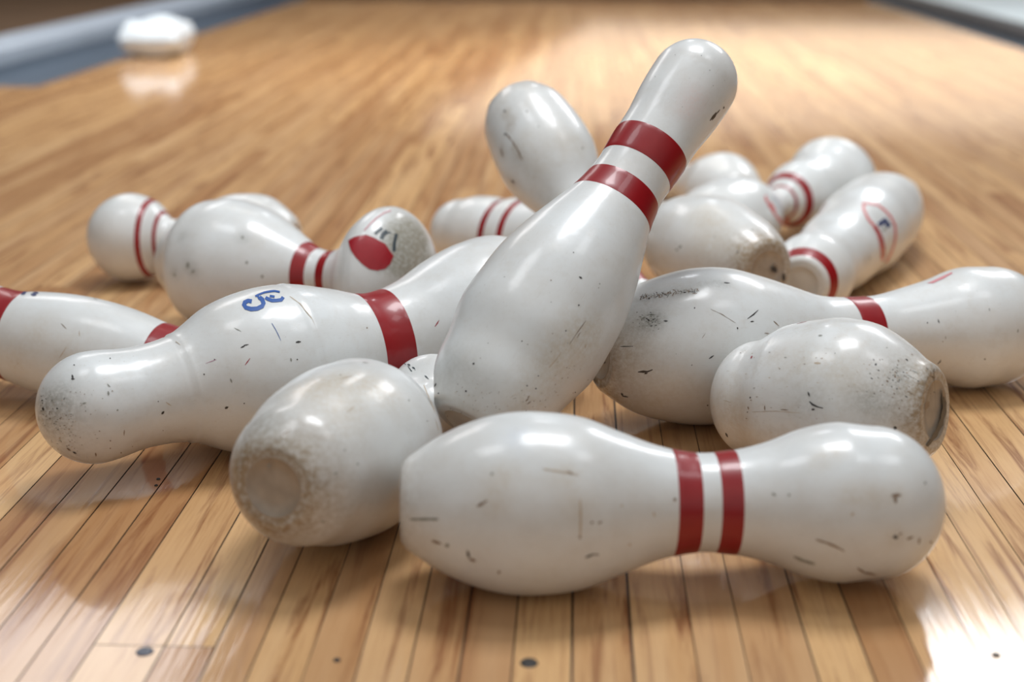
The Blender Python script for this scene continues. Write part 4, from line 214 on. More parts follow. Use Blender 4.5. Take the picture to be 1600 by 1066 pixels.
 'stand': {"bands":[[215.1,236.6],[257.9,284.1]],"strokes":[["k",[[325.3,0.157,325.0,0.137],[329.9,0.174,328.5,0.1],[333.4,0.136,333.1,0.118]]],["k",[[332.4,0.148,332.1,0.131],[335.3,0.168,334.6,0.122],[337.8,0.158,337.5,0.143]]],["k",[[343.5,0.21,343.9,0.224],[342.1,0.212,343.8,0.273],[342.0,0.262,342.4,0.275]]],["k",[[323.0,0.107,322.8,0.087],[328.5,0.135,327.2,0.06],[333.0,0.106,332.7,0.088]]],["g",[[311.8,-0.739,312.0,-0.743],[311.7,-0.729,312.3,-0.737],[312.0,-0.724,312.2,-0.727]]],["k",[[360.5,-1.009,361.0,-1.013],[360.4,-1.001,361.3,-1.008],[360.7,-0.997,361.1,-1.0]]],["k",[[353.8,-1.575,354.3,-1.583],[353.7,-1.57,354.2,-1.57],[353.7,-1.557,354.1,-1.565]]],["k",[[352.9,-0.679,353.1,-0.681],[352.8,-0.671,353.7,-0.676],[353.1,-0.667,353.6,-0.667]]],["g",[[329.8,-1.768,330.3,-1.778],[329.4,-1.754,330.3,-1.762],[329.7,-1.748,329.9,-1.748]]],["k",[[344.3,-0.418,344.5,-0.421],[344.2,-0.41,344.7,-0.418],[344.8,-0.403,344.9,-0.405]]],["k",[[356.3,-0.242,356.5,-0.246],[356.2,-0.235,356.8,-0.243],[356.5,-0.233,356.7,-0.236]]],["k",[[125.8,-0.695,126.4,-0.695],[125.4,-0.672,127.0,-0.671],[126.1,-0.648,126.5,-0.648]]],["k",[[140.4,-0.929,141.0,-0.933],[140.2,-0.921,141.4,-0.928],[140.7,-0.916,141.2,-0.918]]],["g",[[132.1,-0.417,132.5,-0.421],[131.9,-0.407,133.2,-0.414],[132.7,-0.4,133.0,-0.403]]],["g",[[129.0,-0.4,129.3,-0.403],[128.8,-0.393,129.8,-0.397],[129.4,-0.388,129.7,-0.39]]],["b",[[110.6,-0.97,111.2,-0.973],[110.5,-0.961,111.6,-0.968],[110.9,-0.957,111.4,-0.959]]],["g",[[95.6,-0.82,95.9,-0.822],[95.5,-0.813,96.4,-0.818],[95.8,-0.81,96.1,-0.811]]],["k",[[106.7,-0.511,107.3,-0.516],[106.5,-0.499,108.1,-0.508],[107.4,-0.491,107.8,-0.495]]],["k",[[84.4,-0.472,84.9,-0.476],[84.3,-0.462,85.5,-0.469],[85.0,-0.456,85.3,-0.459]]],["k",[[59.6,-0.863,60.0,-0.866],[59.4,-0.853,60.5,-0.86],[60.0,-0.847,60.3,-0.849]]],["g",[[60.0,-0.775,60.4,-0.778],[59.9,-0.766,60.8,-0.773],[60.4,-0.761,60.6,-0.763]]],["k",[[28.3,-1.299,28.4,-1.315],[28.9,-1.283,29.2,-1.321],[29.9,-1.295,29.9,-1.304]]],["g",[[46.7,-1.259,47.1,-1.264],[46.5,-1.252,47.5,-1.259],[46.9,-1.247,47.1,-1.248]]],["k",[[10.7,-1.277,11.3,-1.279],[10.3,-1.254,11.7,-1.261],[10.9,-1.237,11.3,-1.239]]],["k",[[46.6,-0.392,47.0,-0.396],[46.7,-0.379,47.6,-0.389],[47.1,-0.376,47.4,-0.379]]],["k",[[35.6,-0.445,36.1,-0.449],[35.6,-0.43,36.7,-0.441],[36.2,-0.426,36.5,-0.429]]],["k",[[38.4,-0.304,38.9,-0.31],[38.2,-0.292,39.4,-0.305],[39.0,-0.284,39.4,-0.288]]],["b",[[27.4,-0.284,27.3,-0.296],[28.8,-0.279,28.8,-0.3],[30.3,-0.285,30.4,-0.289]]],["b",[[26.5,-0.23,26.6,-0.237],[28.2,-0.218,28.3,-0.239],[29.8,-0.221,29.9,-0.226]]],["b",[[29.8,-0.299,29.8,-0.305],[31.0,-0.295,30.8,-0.315],[31.9,-0.31,31.8,-0.315]]],["k",[[10.7,-2.311,11.5,-2.387],[11.1,-2.209,12.5,-2.35],[12.3,-2.187,12.7,-2.226]]],["k",[[5.6,-2.109,6.1,-2.105],[5.1,-2.078,6.2,-2.057],[5.3,-2.029,5.7,-2.026]]],["k",[[62.7,0.43,62.9,0.419],[63.1,0.459,63.5,0.426],[63.9,0.473,64.0,0.463]]],["b",[[79.5,-0.315,79.3,-0.322],[83.1,-0.319,83.1,-0.326],[86.8,-0.322,86.8,-0.327],[90.8,-0.319,90.6,-0.33],[94.5,-0.315,94.3,-0.325],[98.3,-0.311,98.1,-0.32],[102.1,-0.307,102.1,-0.311]]],["t",[[57.1,-0.324,57.0,-0.334],[60.5,-0.319,60.4,-0.337],[63.9,-0.32,63.7,-0.334],[67.4,-0.326,67.4,-0.339],[71.0,-0.332,71.1,-0.338]]],["t",[[88.8,-0.122,89.1,-0.113],[87.2,-0.118,87.8,-0.097],[86.1,-0.097,86.4,-0.089]]],["b",[[86.7,-0.286,86.7,-0.289],[89.6,-0.283,89.4,-0.295],[92.5,-0.286,92.5,-0.288]]],["g",[[98.3,-1.532,98.6,-1.532],[98.0,-1.522,99.0,-1.528],[98.4,-1.517,98.6,-1.517]]],["b",[[12.2,-0.53,12.5,-0.534],[12.2,-0.516,12.8,-0.53],[12.5,-0.516,12.7,-0.519]]],["b",[[24.1,-0.459,24.3,-0.461],[24.1,-0.448,24.6,-0.459],[24.4,-0.445,24.6,-0.447]]],["g",[[3.0,-0.963,3.3,-0.965],[2.9,-0.953,3.6,-0.959],[3.2,-0.947,3.4,-0.949]]],["b",[[34.3,-1.247,34.6,-1.248],[34.2,-1.24,35.0,-1.243],[34.6,-1.235,34.8,-1.235]]],["b",[[20.7,-0.725,20.5,-0.731],[20.9,-0.721,21.0,-0.733],[21.4,-0.725,21.4,-0.728]]],["b",[[73.3,0.085,73.4,0.082],[73.7,0.094,73.7,0.08],[74.0,0.091,73.9,0.082]]],["b",[[22.7,-0.158,22.8,-0.161],[23.3,-0.155,23.3,-0.17],[23.9,-0.158,24.0,-0.161]]],["g",[[24.0,-0.514,24.1,-0.517],[24.2,-0.506,24.5,-0.515],[24.7,-0.505,24.7,-0.507]]],["t",[[9.0,-1.179,9.0,-1.185],[9.4,-1.166,9.7,-1.184],[10.1,-1.166,10.1,-1.17]]],["g",[[76.2,0.435,75.8,0.418],[77.0,0.44,76.5,0.414],[77.4,0.428,77.3,0.419]]],["t",[[100.0,-0.085,99.9,-0.092],[100.4,-0.076,100.4,-0.086],[100.7,-0.075,100.8,-0.077]]],["b",[[34.9,0.072,34.7,0.061],[35.3,0.072,35.2,0.057],[35.7,0.068,35.8,0.066]]],["b",[[31.0,-0.183,31.0,-0.186],[31.6,-0.177,31.4,-0.192],[31.9,-0.189,31.8,-0.192]]],["g",[[69.6,0.001,69.7,-0.001],[69.8,0.012,70.1,-0.0],[70.2,0.013,70.3,0.011]]],["b",[[4.5,-1.231,4.6,-1.233],[4.7,-1.218,5.0,-1.224],[4.9,-1.204,5.0,-1.205]]],["b",[[34.5,-0.089,34.3,-0.098],[35.0,-0.091,34.8,-0.104],[35.5,-0.097,35.3,-0.106]]],["g",[[25.7,-0.31,25.6,-0.318],[26.1,-0.306,26.0,-0.32],[26.5,-0.308,26.4,-0.316]]],["g",[[47.7,0.006,47.8,0.003],[48.3,0.015,48.3,0.001],[48.8,0.012,48.9,0.01]]],["t",[[6.0,-0.731,6.0,-0.737],[6.5,-0.728,6.5,-0.743],[7.0,-0.734,7.0,-0.739]]],["b",[[58.4,-0.041,58.3,-0.05],[59.0,-0.039,58.9,-0.054],[59.5,-0.043,59.6,-0.046]]],["t",[[63.1,-0.353,63.3,-0.356],[63.2,-0.349,63.5,-0.358],[63.5,-0.35,63.5,-0.353]]],["t",[[18.2,-1.2,18.3,-1.205],[18.6,-1.194,18.7,-1.206],[19.0,-1.195,19.0,-1.199]]],["g",[[8.3,-0.787,8.3,-0.791],[8.5,-0.783,8.5,-0.794],[8.7,-0.787,8.8,-0.79]]],["b",[[27.7,-0.122,27.7,-0.124],[28.3,-0.121,28.3,-0.128],[28.9,-0.125,28.9,-0.127]]],["t",[[81.8,0.497,81.7,0.488],[82.3,0.513,81.8,0.478],[82.5,0.511,82.4,0.502]]],["b",[[67.2,-0.07,67.1,-0.078],[67.4,-0.068,67.3,-0.081],[67.7,-0.071,67.7,-0.073]]],["t",[[6.9,-1.384,7.1,-1.385],[6.8,-1.366,7.2,-1.371],[7.2,-1.359,7.3,-1.36]]],["b",[[9.0,-0.742,9.1,-0.747],[9.2,-0.733,9.5,-0.745],[9.6,-0.731,9.7,-0.735]]],["t",[[94.7,-0.231,94.5,-0.238],[95.4,-0.224,95.3,-0.235],[95.9,-0.226,96.0,-0.228]]],["g",[[26.6,0.13,26.6,0.126],[27.3,0.138,27.0,0.113],[27.7,0.125,27.7,0.122]]],["b",[[25.0,-0.332,25.1,-0.336],[25.1,-0.329,25.1,-0.342],[25.3,-0.331,25.4,-0.334]]],["g",[[63.7,-0.288,63.8,-0.291],[64.1,-0.282,64.1,-0.292],[64.4,-0.283,64.5,-0.285]]],["t",[[16.6,0.125,16.4,0.113],[17.2,0.125,17.1,0.109],[17.8,0.11,17.8,0.108]]],["t",[[79.4,-0.461,79.5,-0.463],[79.5,-0.456,79.8,-0.463],[79.7,-0.456,79.8,-0.458]]],["t",[[48.7,-0.23,48.8,-0.233],[48.9,-0.225,49.2,-0.234],[49.4,-0.221,49.4,-0.229]]],["g",[[77.7,-0.47,77.7,-0.473],[78.0,-0.468,78.1,-0.476],[78.3,-0.471,78.4,-0.473]]],["g",[[10.3,-1.076,10.3,-1.08],[10.6,-1.071,10.7,-1.081],[11.0,-1.073,11.0,-1.076]]],["t",[[6.2,-0.951,6.2,-0.955],[6.3,-0.942,6.4,-0.954],[6.6,-0.944,6.7,-0.947]]],["b",[[76.4,-0.583,76.4,-0.587],[76.9,-0.58,77.0,-0.589],[77.6,-0.58,77.4,-0.585]]],["g",[[70.7,-0.04,70.7,-0.042],[71.4,-0.033,71.3,-0.045],[71.9,-0.036,72.0,-0.038]]],["b",[[17.0,-0.454,17.0,-0.458],[17.2,-0.451,17.1,-0.465],[17.5,-0.455,17.4,-0.462]]],["t",[[48.4,0.043,48.4,0.04],[48.9,0.051,48.8,0.037],[49.3,0.048,49.3,0.046]]],["g",[[78.5,-0.346,78.4,-0.353],[79.0,-0.344,79.1,-0.352],[79.5,-0.347,79.5,-0.35]]],["b",[[8.3,-1.469,8.4,-1.473],[8.6,-1.451,8.8,-1.462],[9.0,-1.44,9.2,-1.451]]],["b",[[18.1,-1.106,18.2,-1.109],[18.0,-1.096,18.4,-1.107],[18.3,-1.095,18.4,-1.097]]],["b",[[60.8,0.41,60.8,0.409],[61.5,0.416,61.2,0.397],[61.8,0.404,61.7,0.395]]],["b",[[66.0,-0.108,65.8,-0.117],[66.4,-0.108,66.2,-0.121],[66.8,-0.112,66.6,-0.12]]],["b",[[48.2,0.042,48.2,0.032],[48.6,0.053,48.8,0.039],[49.3,0.06,49.2,0.051]]],["b",[[15.7,-0.885,15.8,-0.888],[15.7,-0.878,16.0,-0.886],[15.9,-0.876,15.9,-0.878]]],["b",[[26.4,-0.021,26.3,-0.032],[26.7,-0.018,26.7,-0.033],[27.1,-0.02,27.2,-0.022]]],["t",[[48.3,0.12,48.2,0.109],[48.8,0.129,48.6,0.107],[49.2,0.126,49.1,0.116]]],["t",[[86.2,-0.203,86.1,-0.211],[86.5,-0.201,86.6,-0.208],[86.8,-0.203,86.9,-0.205]]],["b",[[16.6,-0.846,16.7,-0.85],[17.1,-0.839,17.2,-0.849],[17.6,-0.84,17.6,-0.843]]],["t",[[81.4,-0.009,81.5,-0.011],[81.8,-0.0,81.9,-0.013],[82.2,-0.002,82.3,-0.005]]],["g",[[39.2,-0.177,39.4,-0.179],[39.4,-0.17,39.8,-0.177],[40.0,-0.163,40.1,-0.165]]],["g",[[11.9,-0.908,11.9,-0.913],[12.2,-0.9,12.3,-0.914],[12.6,-0.901,12.6,-0.905]]],["t",[[56.6,-0.399,56.7,-0.401],[57.0,-0.391,57.0,-0.401],[57.4,-0.391,57.4,-0.393]]],["b",[[13.2,-0.66,13.1,-0.666],[13.5,-0.66,13.5,-0.674],[14.0,-0.667,14.0,-0.672]]],["b",[[3.7,-0.863,3.8,-0.865],[3.9,-0.848,4.2,-0.854],[4.2,-0.838,4.3,-0.84]]],["g",[[11.4,-0.599,11.3,-0.605],[11.6,-0.587,11.7,-0.598],[12.0,-0.58,11.9,-0.586]]],["g",[[29.6,-0.376,29.6,-0.38],[29.9,-0.374,29.9,-0.384],[30.2,-0.378,30.2,-0.382]]],["t",[[4.0,-1.228,4.2,-1.24],[4.5,-1.22,4.6,-1.234],[5.0,-1.22,5.0,-1.224]]],["b",[[8.2,-1.008,8.3,-1.013],[8.6,-0.996,8.8,-1.008],[9.0,-0.989,9.0,-0.993]]],["b",[[62.1,0.036,61.9,0.027],[62.7,0.034,62.4,0.021],[63.0,0.021,63.0,0.019]]],["t",[[26.5,-0.54,26.6,-0.543],[26.6,-0.536,26.8,-0.544],[26.8,-0.538,26.8,-0.54]]],["b",[[28.4,-0.232,28.5,-0.235],[28.8,-0.223,28.8,-0.237],[29.1,-0.225,29.0,-0.233]]],["b",[[13.0,-0.192,12.9,-0.202],[13.3,-0.187,13.3,-0.202],[13.6,-0.188,13.5,-0.197]]],["b",[[23.0,-0.469,23.1,-0.473],[23.3,-0.464,23.5,-0.474],[23.8,-0.465,23.9,-0.468]]],["b",[[66.0,-0.448,65.9,-0.451],[66.5,-0.45,66.2,-0.459],[67.0,-0.455,67.0,-0.457]]],["g",[[12.7,-1.47,12.9,-1.482],[13.1,-1.464,13.3,-1.483],[13.5,-1.466,13.5,-1.47]]],["b",[[19.8,-0.714,19.8,-0.719],[20.0,-0.709,20.1,-0.722],[20.2,-0.712,20.3,-0.716]]],["g",[[17.9,-0.834,18.1,-0.837],[18.0,-0.824,18.4,-0.832],[18.4,-0.82,18.5,-0.822]]],["b",[[37.9,-0.031,37.9,-0.034],[38.5,-0.023,38.5,-0.038],[39.1,-0.027,39.2,-0.029]]],["t",[[25.0,-0.5,25.0,-0.504],[25.5,-0.497,25.5,-0.507],[26.0,-0.501,26.0,-0.504]]],["b",[[30.5,-0.459,30.5,-0.463],[31.0,-0.451,31.0,-0.464],[31.5,-0.452,31.6,-0.455]]],["g",[[21.5,-0.576,21.6,-0.58],[21.6,-0.572,21.8,-0.581],[21.8,-0.573,21.9,-0.576]]],["t",[[11.6,-0.179,11.5,-0.192],[11.7,-0.175,11.8,-0.194],[11.8,-0.185,11.9,-0.189]]],["t",[[22.6,-0.519,22.7,-0.522],[23.1,-0.514,23.2,-0.522],[23.7,-0.514,23.7,-0.516]]],["b",[[55.7,-0.173,55.8,-0.176],[56.2,-0.162,56.5,-0.17],[56.7,-0.162,56.8,-0.165]]],["b",[[11.7,-1.36,11.7,-1.364],[12.2,-1.35,12.3,-1.359],[12.7,-1.339,12.7,-1.342]]],["g",[[4.8,-1.008,4.8,-1.012],[5.3,-1.006,5.2,-1.018],[5.7,-1.012,5.7,-1.015]]],["b",[[51.3,-0.068,51.4,-0.07],[52.1,-0.059,52.0,-0.073],[52.8,-0.062,52.8,-0.064]]],["t",[[26.4,-0.258,26.5,-0.262],[26.7,-0.254,26.7,-0.271],[27.0,-0.258,27.0,-0.261]]],["g",[[22.9,-0.41,23.0,-0.413],[23.1,-0.405,23.3,-0.413],[23.4,-0.405,23.4,-0.407]]],["t",[[15.0,-1.1,15.0,-1.104],[15.5,-1.094,15.6,-1.104],[15.9,-1.092,15.9,-1.095]]],["b",[[12.1,-0.603,12.1,-0.608],[12.6,-0.601,12.5,-0.615],[12.9,-0.611,12.9,-0.615]]],["t",[[7.5,-1.489,7.4,-1.493],[7.7,-1.476,7.8,-1.495],[8.0,-1.478,8.1,-1.49]]],["b",[[14.7,-0.967,14.7,-0.972],[15.0,-0.961,15.0,-0.976],[15.2,-0.965,15.2,-0.97]]]],"smudge":[[72.0,-0.314,17.5,"t",0.35],[93.1,-0.275,17.5,"t",0.35],[96.6,-0.036,17.5,"t",0.35],[59.6,-0.291,17.5,"t",0.35],[31.8,-0.225,17.5,"t",0.35],[326.4,-0.586,12.0,"p",0.3],[313.5,-0.562,12.0,"p",0.3],[26.6,-1.806,19.1,"g",0.12],[22.6,-1.316,19.1,"g",0.12]],"ring":[],"base":[["g",[[5.4,-21.6,6.0,-22.5],[5.4,-20.9,7.3,-23.5],[6.7,-21.9,7.3,-22.7]]],["b",[[-3.7,-21.5,-3.4,-21.9],[-3.0,-21.6,-2.5,-22.6],[-1.8,-22.6,-1.5,-23.1]]],["b",[[23.5,-8.9,23.7,-9.4],[24.1,-9.1,24.8,-10.5],[25.2,-10.2,25.1,-10.3]]],["t",[[7.5,-16.7,7.4,-16.9],[8.1,-16.9,8.0,-17.7],[9.1,-18.2,9.0,-18.3]]],["b",[[-18.2,-6.7,-18.0,-7.2],[-16.6,-8.1,-17.0,-8.5],[-15.6,-9.3,-15.7,-9.5]]],["b",[[-5.1,-22.1,-5.3,-22.2],[-3.6,-23.6,-4.0,-23.9],[-2.3,-25.3,-2.8,-25.0]]]]},
